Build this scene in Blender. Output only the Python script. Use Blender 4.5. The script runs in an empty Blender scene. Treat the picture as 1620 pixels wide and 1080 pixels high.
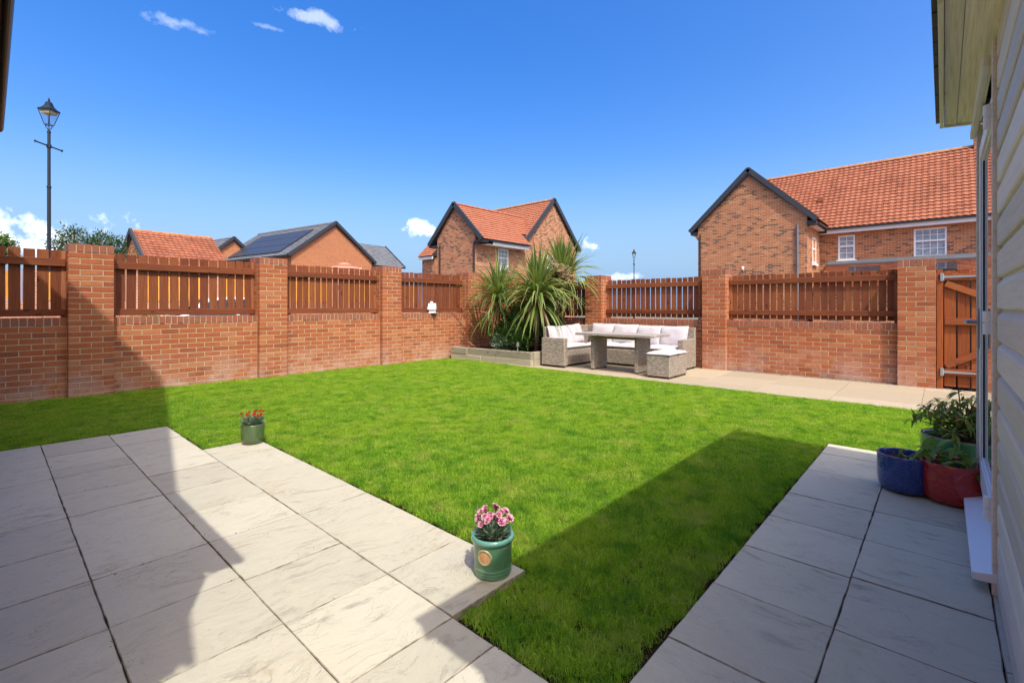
import bpy, math, random
from mathutils import Vector, Matrix, noise as mnoise

R = random.Random(11)
S = bpy.context.scene
COL = S.collection
rad = math.radians

# ------------------------------------------------------------------ camera, sky, sun, exposure
FPX, HEADING, CAM_H = 751.46, 42.2257, 1.2
cam_d = bpy.data.cameras.new('camera')
cam = bpy.data.objects.new('camera', cam_d)
COL.objects.link(cam)
cam.location = (0, 0, CAM_H)
cam.rotation_euler = (rad(90), 0, rad(HEADING - 90))
cam_d.sensor_width = 36
cam_d.lens = FPX / 1620 * 36
cam_d.shift_y = -55 / 1620
cam_d.clip_start = 0.05
cam_d.clip_end = 5000
S.camera = cam

SUN_DIR = Vector((.29, .585, -1)).normalized()       # direction the light travels
elev = math.asin(-SUN_DIR.z)
azim = math.atan2(-SUN_DIR.x, -SUN_DIR.y)            # clockwise from +Y to the sun
world = bpy.data.worlds.new('World')
S.world = world
world.use_nodes = True
SKY_STRENGTH = .147
sun_d = bpy.data.lights.new('sun', 'SUN')
sun_d.energy = 2.25
sun_d.angle = rad(.53)
sun_d.color = (1, .96, .89)
sun = bpy.data.objects.new('sun', sun_d)
COL.objects.link(sun)
sun.location = (-20, -40, 60)
sun.rotation_euler = SUN_DIR.to_track_quat('-Z', 'Y').to_euler()
S.view_settings.view_transform = 'Standard'
S.view_settings.look = 'None'
S.view_settings.exposure = 1.05
S.view_settings.gamma = 1
S.view_settings.use_curve_mapping = False
S.render.engine = 'CYCLES'
S.cycles.max_bounces = 10
S.cycles.diffuse_bounces = 8
S.cycles.transparent_max_bounces = 8

# ------------------------------------------------------------------ node helpers
class G:
    """small wrapper round a node tree"""
    def __init__(s, nt): s.nt = nt
    def n(s, t, **kw):
        nd = s.nt.nodes.new(t)
        ins = kw.pop('i', {})
        for k, v in kw.items(): setattr(nd, k, v)
        for k, v in ins.items(): s.set(nd.inputs[k], v)
        return nd
    def set(s, sock, v):
        if hasattr(v, 'is_output'): s.nt.links.new(v, sock)
        else: sock.default_value = v
    def math(s, op, a, b=0., c=None, clamp=False):
        nd = s.n('ShaderNodeMath', operation=op, use_clamp=clamp)
        s.set(nd.inputs[0], a); s.set(nd.inputs[1], b)
        if c is not None: s.set(nd.inputs[2], c)
        return nd.outputs[0]
    def vmath(s, op, a, b=None):
        nd = s.n('ShaderNodeVectorMath', operation=op)
        s.set(nd.inputs[0], a)
        if b is not None: s.set(nd.inputs[1], b)
        return nd
    def mix(s, f, a, b, blend='MIX'):
        nd = s.n('ShaderNodeMix', data_type='RGBA', blend_type=blend)
        s.set(nd.inputs[0], f); s.set(nd.inputs[6], a); s.set(nd.inputs[7], b)
        return nd.outputs[2]
    def ramp(s, f, pts, interp='LINEAR'):
        nd = s.n('ShaderNodeValToRGB')
        cr = nd.color_ramp; cr.interpolation = interp
        while len(cr.elements) < len(pts): cr.elements.new(.5)
        for e, (p, c) in zip(cr.elements, pts):
            e.position = p; e.color = c if len(c) == 4 else (*c, 1)
        s.set(nd.inputs[0], f)
        return nd.outputs[0]
    def mr(s, v, a, b, c=0., d=1.):
        nd = s.n('ShaderNodeMapRange')
        for k, x in enumerate((v, a, b, c, d)): s.set(nd.inputs[k], x)
        return nd.outputs[0]
    def noise(s, vec, scale, detail=3., rough=.5, out=0, dist=0.):
        nd = s.n('ShaderNodeTexNoise')
        s.set(nd.inputs['Vector'], vec); nd.inputs['Scale'].default_value = scale
        nd.inputs['Detail'].default_value = detail; nd.inputs['Roughness'].default_value = rough
        nd.inputs['Distortion'].default_value = dist
        return nd.outputs[out]
    def scale(s, vec, sc):
        nd = s.n('ShaderNodeMapping'); s.set(nd.inputs[0], vec); s.set(nd.inputs[3], sc)
        return nd.outputs[0]
    def pos(s): return s.n('ShaderNodeNewGeometry').outputs['Position']
    def obj(s): return s.n('ShaderNodeTexCoord').outputs['Object']
    def uv(s): return s.n('ShaderNodeUVMap').outputs[0]
    def orand(s): return s.n('ShaderNodeObjectInfo').outputs['Random']
    def irand(s): return s.n('ShaderNodeNewGeometry').outputs['Random Per Island']
    def rnd(s): return s.math('FRACT', s.math('ADD', s.orand(), s.irand()))
    def xyz(s, v):
        nd = s.n('ShaderNodeSeparateXYZ'); s.set(nd.inputs[0], v); return nd.outputs
    def bump(s, h, strength=.5, dist=.01):
        nd = s.n('ShaderNodeBump'); nd.inputs['Strength'].default_value = strength
        nd.inputs['Distance'].default_value = dist; s.set(nd.inputs['Height'], h)
        return nd.outputs[0]

def c4(c): return (*c, 1) if len(c) == 3 else c

def material(name, color=None, rough=.7, spec=.4, metal=0., coat=0.):
    m = bpy.data.materials.new(name)
    m.use_nodes = True
    g = G(m.node_tree)
    b = m.node_tree.nodes['Principled BSDF']
    if color: b.inputs['Base Color'].default_value = c4(color)
    b.inputs['Roughness'].default_value = rough
    b.inputs['Specular IOR Level'].default_value = spec
    b.inputs['Metallic'].default_value = metal
    b.inputs['Coat Weight'].default_value = coat
    return m, g, b

# ------------------------------------------------------------------ world: sky with a few clouds
def build_world():
    nt = world.node_tree
    nt.nodes.clear()
    g = G(nt)
    sky = g.n('ShaderNodeTexSky', sky_type='NISHITA', sun_disc=False)
    sky.sun_elevation = elev; sky.sun_rotation = azim
    sky.altitude = 0; sky.air_density = 1.0; sky.dust_density = 4.5; sky.ozone_density = 1.3
    hs = g.n('ShaderNodeHueSaturation', i={'Hue': .512, 'Saturation': 1.58, 'Value': 1.0, 'Color': sky.outputs[0]})
    d = g.n('ShaderNodeTexCoord').outputs['Generated']
    d = g.vmath('NORMALIZE', d).outputs[0]
    zz = g.xyz(d)[2]
    hz = g.n('ShaderNodeMapRange', interpolation_type='SMOOTHSTEP', i={0: zz, 1: .30, 2: -.02, 3: 0., 4: .9}).outputs[0]
    col = g.mix(hz, hs.outputs[0], (1.15, 1.98, 3.25, 1))
    nz = g.noise(d, 14, 6, .62)
    nz2 = g.noise(d, 60, 4, .6)
    nn = g.math('ADD', g.math('MULTIPLY', nz, .7), g.math('MULTIPLY', nz2, .3))
    nl = g.noise(d, 26, 5, .6)
    th = rad(HEADING)
    fwd = Vector((math.cos(th), math.sin(th), 0)); rgt = Vector((math.sin(th), -math.cos(th), 0))
    # clouds in the photograph (centre in px, half width, half height, opacity) and some beyond the frame
    clouds = [(285, 38, 40, 7, .24), (428, 44, 20, 3, .16), (505, 30, 40, 7, .27), (15, 380, 66, 20, .95), (668, 362, 22, 11, .75),
              (932, 388, 17, 7, .7), (975, 438, 34, 5, .35), (-300, 330, 190, 45, .9), (1900, 360, 160, 40, .8)]
    mask = None
    for (x, y, w, h, op) in clouds:
        c = (fwd + rgt * ((x - 810) / FPX) + Vector((0, 0, (485 - y) / FPX)))
        L = c.length; c.normalize()
        r = Vector((c.y, -c.x, 0)).normalized(); u = r.cross(c)
        a = g.math('MULTIPLY', g.vmath('DOT_PRODUCT', d, tuple(r)).outputs['Value'], FPX * L / w / (L if abs(x - 810) < 500 else L * .72))
        b = g.math('MULTIPLY', g.vmath('DOT_PRODUCT', d, tuple(u)).outputs['Value'], FPX * L / h / L)
        rr = g.math('SQRT', g.math('ADD', g.math('POWER', a, 2.), g.math('POWER', b, 2.)))
        rr = g.math('ADD', rr, g.math('MULTIPLY', g.math('SUBTRACT', nn if h > 30 else nl, .5), 5.2))
        front = g.math('GREATER_THAN', g.vmath('DOT_PRODUCT', d, tuple(c)).outputs['Value'], .6)
        mk = g.math('MULTIPLY', g.mr(rr, 1.05, .05, 0, op), front)
        mask = mk if mask is None else g.math('MAXIMUM', mask, mk)
    mask = g.math('MINIMUM', mask, 1.)
    cl = g.mix(g.mr(nz2, .3, .7), (6.0, 6.3, 6.9, 1), (7.2, 7.3, 7.5, 1))
    col = g.mix(mask, col, cl)
    bg = g.n('ShaderNodeBackground', i={'Color': col, 'Strength': SKY_STRENGTH})
    out = g.n('ShaderNodeOutputWorld', i={'Surface': bg.outputs[0]})
build_world()

# ------------------------------------------------------------------ mesh helpers
class MB:
    def __init__(s): s.v = []; s.f = []; s.m = []
    def add(s, vs, fs, mi=0):
        o = len(s.v); s.v += [tuple(p) for p in vs]
        s.f += [tuple(i + o for i in f) for f in fs]; s.m += [mi] * len(fs)
    def box(s, x0, x1, y0, y1, z0, z1, mi=0):
        s.add([(x, y, z) for z in (z0, z1) for y in (y0, y1) for x in (x0, x1)],
              [(0, 2, 3, 1), (4, 5, 7, 6), (0, 1, 5, 4), (2, 6, 7, 3), (0, 4, 6, 2), (1, 3, 7, 5)], mi)
    def chbox(s, x0, x1, y0, y1, z0, z1, c=.003, mi=0):
        """box with chamfered edges"""
        lo = (x0, y0, z0); hi = (x1, y1, z1); vs = []; idx = {}
        for sx in (0, 1):
            for sy in (0, 1):
                for sz in (0, 1):
                    for ax in range(3):
                        p = []
                        for k, sg in enumerate((sx, sy, sz)):
                            e = hi[k] if sg else lo[k]
                            p.append(e if k == ax else e + (-c if sg else c))
                        idx[(sx, sy, sz, ax)] = len(vs); vs.append(p)
        fs = []
        for ax in range(3):
            o = [k for k in range(3) if k != ax]
            for sg in (0, 1):
                q = []
                for (a, b) in ((0, 0), (1, 0), (1, 1), (0, 1)):
                    t = [0, 0, 0]; t[ax] = sg; t[o[0]] = a; t[o[1]] = b; q.append(idx[(*t, ax)])
                fs.append(q)
        for ax in range(3):
            o = [k for k in range(3) if k != ax]
            for a in (0, 1):
                for b in (0, 1):
                    t0 = [0, 0, 0]; t0[o[0]] = a; t0[o[1]] = b; t1 = list(t0); t1[ax] = 1
                    fs.append([idx[(*t0, o[0])], idx[(*t1, o[0])], idx[(*t1, o[1])], idx[(*t0, o[1])]])
        for k in range(8):
            t = (k & 1, k >> 1 & 1, k >> 2 & 1); fs.append([idx[(*t, a)] for a in range(3)])
        cen = Vector(((x0 + x1) / 2, (y0 + y1) / 2, (z0 + z1) / 2)); out = []
        for f in fs:
            P = [Vector(vs[i]) for i in f]
            n = (P[1] - P[0]).cross(P[2] - P[0]); m = sum(P, Vector()) / len(P) - cen
            out.append(f if n.dot(m) > 0 else f[::-1])
        s.add(vs, out, mi)
    def quad(s, a, b, c, d, mi=0): s.add([a, b, c, d], [(0, 1, 2, 3)], mi)
    def poly(s, pts, mi=0): s.add(pts, [tuple(range(len(pts)))], mi)
    def prism(s, pts, vec, mi=0):
        """closed solid: polygon pts (3d) extruded by vec"""
        n = len(pts); P = [Vector(p) for p in pts]; vec = Vector(vec)
        nr = Vector()
        for i in range(n): nr += P[i].cross(P[(i + 1) % n])
        if nr.dot(vec) > 0: P = P[::-1]
        V = P + [p + vec for p in P]
        s.add(V, [tuple(range(n)), tuple(range(2 * n - 1, n - 1, -1))] + [((i + 1) % n, i, i + n, (i + 1) % n + n) for i in range(n)], mi)
    def beam(s, p0, p1, w, h, up=(0, 0, 1), mi=0):
        p0, p1 = Vector(p0), Vector(p1); d = (p1 - p0).normalized()
        side = d.cross(Vector(up)).normalized(); u = side.cross(d).normalized()
        q = [p0 + side * a * w / 2 + u * b * h / 2 for a, b in ((-1, -1), (1, -1), (1, 1), (-1, 1))]
        s.prism(q, p1 - p0, mi)
    def lathe(s, prof, n=24, cx=0, cy=0, mi=0, wob=None):
        vs = []; fs = []
        for (r, z) in prof:
            for k in range(n):
                a = 2 * math.pi * k / n; rr = r * (1 + (wob(a, z) if wob else 0))
                vs.append((cx + rr * math.cos(a), cy + rr * math.sin(a), z))
        for i in range(len(prof) - 1):
            for k in range(n):
                k2 = (k + 1) % n
                fs.append((i * n + k, i * n + k2, (i + 1) * n + k2, (i + 1) * n + k))
        s.add(vs, fs, mi)
    def tube(s, pts, r, n=6, mi=0):
        P = [Vector(p) for p in pts]; vs = []; fs = []
        for i, p in enumerate(P):
            d = (P[min(i + 1, len(P) - 1)] - P[max(i - 1, 0)]).normalized()
            a = d.orthogonal().normalized() if i == 0 else (a - d * a.dot(d)).normalized()
            b = d.cross(a); rr = r[i] if isinstance(r, (list, tuple)) else r
            for k in range(n):
                t = 2 * math.pi * k / n; vs.append(p + (a * math.cos(t) + b * math.sin(t)) * rr)
        for i in range(len(P) - 1):
            for k in range(n):
                k2 = (k + 1) % n; fs.append((i * n + k, i * n + k2, (i + 1) * n + k2, (i + 1) * n + k))
        fs.append(tuple(range(n))[::-1]); fs.append(tuple(range((len(P) - 1) * n, len(P) * n)))
        s.add(vs, fs, mi)
    def mesh(s, name, mats, smooth=False, uv=True):
        me = bpy.data.meshes.new(name)
        me.from_pydata(s.v, [], s.f)
        for m in (mats if isinstance(mats, (list, tuple)) else [mats]): me.materials.append(m)
        me.polygons.foreach_set('material_index', s.m)
        if smooth: me.polygons.foreach_set('use_smooth', [True] * len(s.f))
        if uv:
            lay = me.uv_layers.new(name='uv'); data = [0.] * (2 * len(me.loops)); V = s.v
            for p in me.polygons:
                n = p.normal
                if abs(n.z) > .9: t = Vector((1, 0, 0)); w = Vector((0, 1, 0))
                else:
                    t = Vector((-n.y, n.x, 0)).normalized(); w = n.cross(t)
                for li in p.loop_indices:
                    q = V[me.loops[li].vertex_index]
                    data[2 * li] = t.x * q[0] + t.y * q[1]; data[2 * li + 1] = w.x * q[0] + w.y * q[1] + w.z * q[2]
            lay.data.foreach_set('uv', data)
        return me
    def build(s, name, mats, parent=None, smooth=False, loc=None, **kw):
        return put(name, s.mesh(name, mats, smooth), parent, loc, **kw)

def root_inv(o):
    return o.matrix_basis.inverted()

def put(name, me, parent=None, loc=None, rot=None, kind=None, label=None, cat=None, group=None):
    o = bpy.data.objects.new(name, me)
    COL.objects.link(o)
    if loc is not None: o.location = loc
    if rot is not None: o.rotation_euler = rot
    if parent is not None:
        o.parent = parent
        m = parent.matrix_basis.copy()
        if parent.parent: m = parent.parent.matrix_basis @ parent.matrix_parent_inverse @ m
        o.matrix_parent_inverse = m.inverted()
    if kind: o['kind'] = kind
    if label: o['label'] = label
    if cat: o['category'] = cat
    if group: o['group'] = group
    return o

def thing(name, label, cat, loc=(0, 0, 0), group=None, kind=None):
    return put(name, None, None, loc, label=label, cat=cat, group=group, kind=kind)

def wall_holes(mb, O, U, N, u1, z0, z1, holes, depth=.1, mi=0):
    """flat wall of length u1 from O along U, with rectangular openings (ua,ub,za,zb) and their reveals"""
    O, U, N = Vector(O), Vector(U), Vector(N)
    us = sorted({0, u1, *[h[0] for h in holes], *[h[1] for h in holes]})
    zs = sorted({z0, z1, *[h[2] for h in holes], *[h[3] for h in holes]})
    P = lambda u, z, d=0: O + U * u + Vector((0, 0, z)) - N * d
    flip = U.cross(Vector((0, 0, 1))).dot(N) < 0
    def q(a, b, c, d): mb.quad(*( (d, c, b, a) if flip else (a, b, c, d)), mi)
    for i in range(len(us) - 1):
        for j in range(len(zs) - 1):
            um, zm = (us[i] + us[i + 1]) / 2, (zs[j] + zs[j + 1]) / 2
            if any(h[0] < um < h[1] and h[2] < zm < h[3] for h in holes): continue
            q(P(us[i], zs[j]), P(us[i + 1], zs[j]), P(us[i + 1], zs[j + 1]), P(us[i], zs[j + 1]))
    for (a, b, c, d) in holes:
        for (p, r) in (((a, c), (a, d)), ((a, d), (b, d)), ((b, d), (b, c)), ((b, c), (a, c))):
            q(P(*p), P(*r), P(*r, depth), P(*p, depth))

# ------------------------------------------------------------------ materials
def brick_mat(name, cols, efflo=.55, grime=True):
    m, g, b = material(name, rough=.85, spec=.25)
    r = g.rnd(); p = g.pos(); o = g.obj()
    c = g.ramp(r, cols)
    n1 = g.noise(p, 55, 4, .65)
    n2 = g.noise(p, 9, 3, .6)
    c = g.mix(g.mr(n1, .3, .75, 0, .40), c, (.43, .15, .075, 1), 'MIX')
    c = g.mix(g.mr(g.noise(p, 140, 2, .6), .58, .72, 0, .6), c, (.12, .05, .035, 1))
    z = g.xyz(p)[2]
    if efflo:
        f = g.math('MULTIPLY', g.mr(z, .55, -.02), g.mr(g.noise(p, 3.2, 5, .7), .40, .62))
        c = g.mix(g.math('MULTIPLY', f, efflo), c, (.55, .42, .36, 1))
    if grime:
        f = g.math('MULTIPLY', g.mr(n2, .55, .75), .4)
        c = g.mix(f, c, (.14, .07, .05, 1))
    g.set(b.inputs['Base Color'], c)
    g.set(b.inputs['Normal'], g.bump(g.math('ADD', n1, g.math('MULTIPLY', g.noise(p, 240, 2), .5)), .55, .006))
    return m
BRICKC = [(0, (.24, .065, .03)), (.2, (.35, .09, .03)), (.45, (.38, .11, .036)), (.65, (.33, .085, .03)), (.88, (.43, .155, .058)), (1, (.40, .17, .08))]
M_BRICK = brick_mat('brick_red', BRICKC)
M_COPE = brick_mat('brick_coping', [(0, (.26, .085, .05)), (.5, (.32, .105, .058)), (.8, (.22, .09, .06)), (1, (.29, .12, .075))], 0)
def mortar():
    m, g, b = material('mortar', rough=.95, spec=.1)
    p = g.pos()
    g.set(b.inputs['Base Color'], g.mix(g.noise(p, 18, 4, .7), (.40, .31, .18, 1), (.52, .42, .26, 1)))
    g.set(b.inputs['Normal'], g.bump(g.noise(p, 160, 3), .5, .004))
    return m
M_MORTAR = mortar()

def house_brick(name, cols, dark=.18, mort=(.50, .40, .28)):
    m, g, b = material(name, rough=.9, spec=.2)
    u, v, _ = g.xyz(g.uv())
    row = g.math('FLOOR', g.math('DIVIDE', v, .075))
    uu = g.math('ADD', g.math('DIVIDE', u, .225), g.math('MULTIPLY', row, .5))
    col = g.math('FLOOR', uu)
    cv = g.n('ShaderNodeCombineXYZ', i={0: col, 1: row})
    wn = g.n('ShaderNodeTexWhiteNoise', noise_dimensions='2D', i={'Vector': cv.outputs[0]})
    cl = g.noise(g.vmath('MULTIPLY', cv.outputs[0], (.13, .10, 0)).outputs[0], 1, 2, .6)
    c = g.ramp(wn.outputs['Value'], cols)
    wn2 = g.n('ShaderNodeTexWhiteNoise', noise_dimensions='2D', i={'Vector': g.vmath('ADD', cv.outputs[0], (31.3, 17.7, 0)).outputs[0]})
    dk = 0. if dark == 0 else g.math('GREATER_THAN', g.math('ADD', wn2.outputs['Value'], g.math('MULTIPLY', g.math('SUBTRACT', cl, .5), .9)), 1 - dark)
    c = g.mix(g.math('MULTIPLY', dk, .85), c, (.065, .04, .038, 1))
    fu = g.math('FRACT', uu); fv = g.math('FRACT', g.math('DIVIDE', v, .075))
    mo = g.math('MAXIMUM', g.math('LESS_THAN', fu, .045), g.math('LESS_THAN', fv, .14))
    c = g.mix(mo, c, c4(mort))
    c = g.mix(g.mr(g.noise(g.pos(), .7, 4, .6), .3, .7, 0, .25), c, (.30, .15, .09, 1))
    g.set(b.inputs['Base Color'], c)
    g.set(b.inputs['Normal'], g.bump(g.math('SUBTRACT', 1., mo), .5, .01))
    return m
M_HB = house_brick('house_brick_multi', [(0, (0.328, 0.109, 0.046)), (.4, (0.455, 0.173, 0.073)), (.75, (0.382, 0.132, 0.055)), (1, (0.528, 0.237, 0.114))], .15, (0.601, 0.455, 0.291))
M_HB2 = house_brick('house_brick_brown', [(0, (0.309, 0.109, 0.050)), (.5, (0.419, 0.168, 0.082)), (1, (0.491, 0.228, 0.123))], .16, (0.528, 0.382, 0.246))
M_HBR = house_brick('house_brick_orange', [(0, (.36, .105, .04)), (.5, (.47, .155, .06)), (1, (.42, .135, .052))], .0, (.62, .40, .24))
M_HBN = house_brick('neighbour_wall_brick', [(0, (.40, .17, .10)), (.5, (.50, .24, .15)), (1, (.44, .20, .12))], .02, (.55, .45, .35))

def tile_mat(name, cols, lich=.5, rough=.8):
    m, g, b = material(name, rough=rough, spec=.25)
    r = g.rnd(); p = g.pos()
    c = g.ramp(r, cols)
    c = g.mix(g.mr(g.noise(p, .8, 5, .65), .45, .7, 0, lich), c, g.ramp(r, [(0, tuple(x * .55 for x in cols[0][1])), (1, tuple(x * .7 for x in cols[-1][1]))]))
    c = g.mix(g.mr(g.noise(p, 11, 4, .7), .5, .8, 0, .4), c, c4(tuple(min(1, x * 1.35) for x in cols[0][1])))
    g.set(b.inputs['Base Color'], c)
    g.set(b.inputs['Normal'], g.bump(g.noise(p, 60, 3), .3, .01))
    return m
M_TILE = tile_mat('clay_tile', [(0, (0.250, 0.078, 0.040)), (.5, (0.329, 0.118, 0.063)), (1, (0.290, 0.098, 0.052))], .6)
M_TILE2 = tile_mat('clay_tile_bright', [(0, (0.329, 0.109, 0.057)), (.5, (0.368, 0.137, 0.074)), (1, (0.344, 0.121, 0.065))], .25)
M_SLATE = tile_mat('grey_tile', [(0, (.13, .14, .155)), (.5, (.18, .19, .205)), (1, (.15, .16, .175))], .3)
M_RIDGE, g_, b_ = material('ridge_tile', rough=.85)
g_.set(b_.inputs['Base Color'], g_.ramp(g_.noise(g_.pos(), 3, 5, .7), [(.35, (.36, .12, .06)), (.55, (.42, .20, .08)), (.7, (.50, .32, .08))]))
M_BLACK, g_, b_ = material('black_plastic', (.018, .019, .022), .45, .5)
M_DARKGREY, g_, b_ = material('dark_grey_verge', (.035, .038, .045), .6, .4)
M_LEAD, g_, b_ = material('lead_flashing', rough=.55, spec=.4)
g_.set(b_.inputs['Base Color'], g_.mix(g_.noise(g_.pos(), 2.5, 4, .6), (.06, .064, .075, 1), (.115, .12, .135, 1)))
M_WHITE, g_, b_ = material('white_upvc', (.82, .82, .80), .35, .5)
M_GLASS, g_, b_ = material('window_glass', rough=.06, spec=.6)
g_.set(b_.inputs['Base Color'], g_.mix(g_.mr(g_.noise(g_.scale(g_.pos(), (1, 1, 8)), 4, 1), .4, .6), (.20, .23, .27, 1), (.36, .40, .45, 1)))
M_DOORGLASS, g_, b_ = material('door_glass', (.16, .16, .16), .015, .7)
M_CONC, g_, b_ = material('stone_sill', (.5, .45, .38), .8)

def wood(name, ca, cb, dark, axis=2, rough=.75, knots=True, spec=.25, band=18.):
    m, g, b = material(name, rough=rough, spec=spec)
    o = g.obj(); r = g.orand(); r2 = g.rnd()
    off = g.n('ShaderNodeCombineXYZ', i={0: g.math('MULTIPLY', r, 37.), 1: g.math('MULTIPLY', r, 91.), 2: g.math('MULTIPLY', r, 53.)})
    p = g.vmath('ADD', o, off.outputs[0]).outputs[0]
    sc = [26, 26, 26]; sc[axis] = 1.6
    gr = g.noise(g.scale(p, tuple(sc)), 1., 5, .65, dist=.6)
    sc2 = [90, 90, 90]; sc2[axis] = 3
    fine = g.noise(g.scale(p, tuple(sc2)), 1., 3, .6)
    c = g.mix(g.mr(gr, .3, .7), c4(ca), c4(cb))
    c = g.mix(g.mr(fine, .45, .72, 0, .7), c, c4(dark))
    hv = g.n('ShaderNodeHueSaturation', i={'Hue': g.mr(r2, 0, 1, .4955, .5035), 'Value': g.mr(r2, 0, 1, .74, 1.2), 'Color': c})
    c = hv.outputs[0]
    if knots:
        s3 = [7, 7, 7]; s3[axis] = 3.4
        vo = g.n('ShaderNodeTexVoronoi', i={'Vector': g.scale(p, tuple(s3)), 'Scale': 1.})
        k = g.mr(vo.outputs['Distance'], .16, .06, 0, .8)
        c = g.mix(k, c, c4(tuple(x * .45 for x in dark)))
    g.set(b.inputs['Base Color'], c)
    g.set(b.inputs['Normal'], g.bump(g.math('ADD', gr, fine), .35, .003))
    return m
M_FENCE_V = wood('fence_timber', (0.236, 0.074, 0.028), (0.174, 0.049, 0.017), (0.105, 0.027, 0.011), 2)
M_FENCE_H = wood('rail_timber', (0.233, 0.071, 0.025), (0.166, 0.046, 0.016), (0.083, 0.025, 0.010), 0)
M_FENCE_POST = wood('post_timber', (.36, .15, .07), (.28, .10, .042), (.16, .055, .025), 2)
M_GATE_V = wood('gate_timber', (0.320, 0.089, 0.024), (0.249, 0.063, 0.014), (0.152, 0.034, 0.013), 2)
M_GATE_H = wood('gate_rail_timber', (0.335, 0.100, 0.030), (0.266, 0.069, 0.021), (0.155, 0.039, 0.013), 1)
M_ORANGE = wood('orange_timber', (.70, .33, .055), (.62, .26, .035), (.45, .17, .03), 2, knots=False)
M_SLEEPER = wood('sleeper_timber', (.40, .35, .25), (.32, .29, .205), (.20, .18, .13), 1, rough=.9)
M_CLAD = wood('cream_cladding', (0.813, 0.738, 0.599), (0.770, 0.696, 0.567), (0.663, 0.589, 0.471), 0, rough=.55, knots=False)
M_SOFFIT = wood('cream_soffit', (.80, .735, .665), (.74, .675, .60), (.50, .44, .36), 0, rough=.6)
M_FASCIA = wood('cream_fascia', (.78, .72, .60), (.74, .68, .56), (.6, .53, .4), 0, rough=.6)
M_TABLETOP = wood('table_top_grey', (.40, .36, .32), (.31, .28, .25), (.22, .2, .18), 1, knots=False)

def stone_mat(name, base, dark, warm, veins=1., vscale=1., along=0):
    m, g, b = material(name, rough=.8, spec=.3)
    r = g.rnd(); p = g.pos()
    off = g.n('ShaderNodeCombineXYZ', i={0: g.math('MULTIPLY', r, 61.), 1: g.math('MULTIPLY', r, 37.), 2: 0.})
    q = g.vmath('ADD', p, off.outputs[0]).outputs[0]
    if along: q = g.n('ShaderNodeMapping', i={0: q, 2: (0, 0, rad(90))}).outputs[0]
    warp = g.n('ShaderNodeTexNoise', i={'Vector': q, 'Scale': 1.7, 'Detail': 2.})
    q2 = g.vmath('ADD', g.scale(q, (1.5, 2.7, 1)), g.vmath('MULTIPLY', warp.outputs['Color'], (1.2, 1.2, 0)).outputs[0]).outputs[0]
    n1 = g.noise(q2, 1.25 * vscale, 6, .62)
    n2 = g.noise(q2, 4.5 * vscale, 5, .6)
    # riven layer edges: thin contour lines of the warped noise
    def line(n, lv, w): return g.mr(g.math('ABSOLUTE', g.math('SUBTRACT', n, lv)), w, w * .2)
    patch = g.mr(g.noise(g.scale(q, (1., 2.2, 1)), 2.6, 4, .6), .42, .66)
    ln = g.math('MULTIPLY', g.math('MAXIMUM', g.math('MAXIMUM', g.math('MAXIMUM', line(n1, .43, .007), line(n1, .51, .006)), line(n1, .585, .006)), g.math('MULTIPLY', line(n2, .60, .014), .55)), patch)
    fw = g.vmath('ADD', g.scale(q, (5.0, 15, 1)), g.vmath('MULTIPLY', warp.outputs['Color'], (2.4, 4.5, 0)).outputs[0]).outputs[0]
    fl1 = g.math('MULTIPLY', g.mr(g.noise(fw, 1., 7, .68), .55, .66), g.mr(g.noise(q, 2.2, 4, .6), .38, .58))
    fl2 = g.mr(g.noise(g.scale(fw, (1.7, 2.3, 1)), 1., 6, .7), .60, .72)
    fleck = g.math('MAXIMUM', fl1, g.math('MULTIPLY', fl2, .6))
    blot = g.mr(g.noise(p, 2.1, 5, .66), .40, .68)
    c = g.mix(r, c4(tuple(x * 1.05 for x in base)), c4(tuple(x * .82 for x in base)))
    c = g.mix(g.math('MULTIPLY', blot, .35), c, c4(warm))
    c = g.mix(g.mr(n2, .42, .75, 0, .2), c, c4(tuple(x * .78 for x in base)))
    c = g.mix(g.mr(g.noise(g.scale(q2, (1, 1.6, 1)), 7, 5, .75), .45, .72, 0, .25), c, c4(tuple(x * 1.12 for x in base)))
    c = g.mix(g.mr(g.noise(p, 85, 3, .7), .45, .7, 0, .22), c, c4(tuple(x * .75 for x in base)))
    st = g.math('MULTIPLY', g.mr(g.noise(q, 2.3, 6, .7), .58, .66), g.mr(g.noise(q, 26, 3, .6), .42, .58))
    c = g.mix(g.math('MULTIPLY', st, .45 * veins), c, (.34, .26, .15, 1))
    c = g.mix(g.math('MULTIPLY', ln, .16 * veins), c, c4(dark))
    c = g.mix(g.math('MULTIPLY', fleck, .5 * veins), c, c4(tuple(x * 1.5 for x in dark)))
    g.set(b.inputs['Base Color'], c)
    terr = g.math('MULTIPLY', g.math('SNAP', n1, .1), 1.5)
    h = g.math('ADD', g.math('MULTIPLY', n1, 1.2), g.math('ADD', g.math('MULTIPLY', n2, .5), g.math('MULTIPLY', ln, -.5)))
    h = g.math('ADD', h, g.math('ADD', g.math('MULTIPLY', g.noise(p, 120, 3), .06), g.math('MULTIPLY', fleck, -.35)))
    g.set(b.inputs['Normal'], g.bump(g.math('ADD', h, terr), .5, .012 * veins))
    return m
M_SLAB = stone_mat('riven_paving', (0.482, 0.455, 0.345), (0.123, 0.109, 0.085), (0.465, 0.408, 0.294))
M_SLAB2 = stone_mat('riven_paving_right', (0.55, 0.515, 0.375), (0.123, 0.109, 0.085), (0.465, 0.408, 0.294), along=1)  # same stone, base colour lifted and warmed to offset the blue shade there
M_PATH = stone_mat('path_paving', (0.357, 0.296, 0.205), (0.190, 0.137, 0.084), (0.342, 0.266, 0.167), .35)
M_EDGE, g_, b_ = material('dark_slab_edge', rough=.95, spec=.1)  # chamfer ring mostly darker than the slab face, so joints read dark
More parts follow.
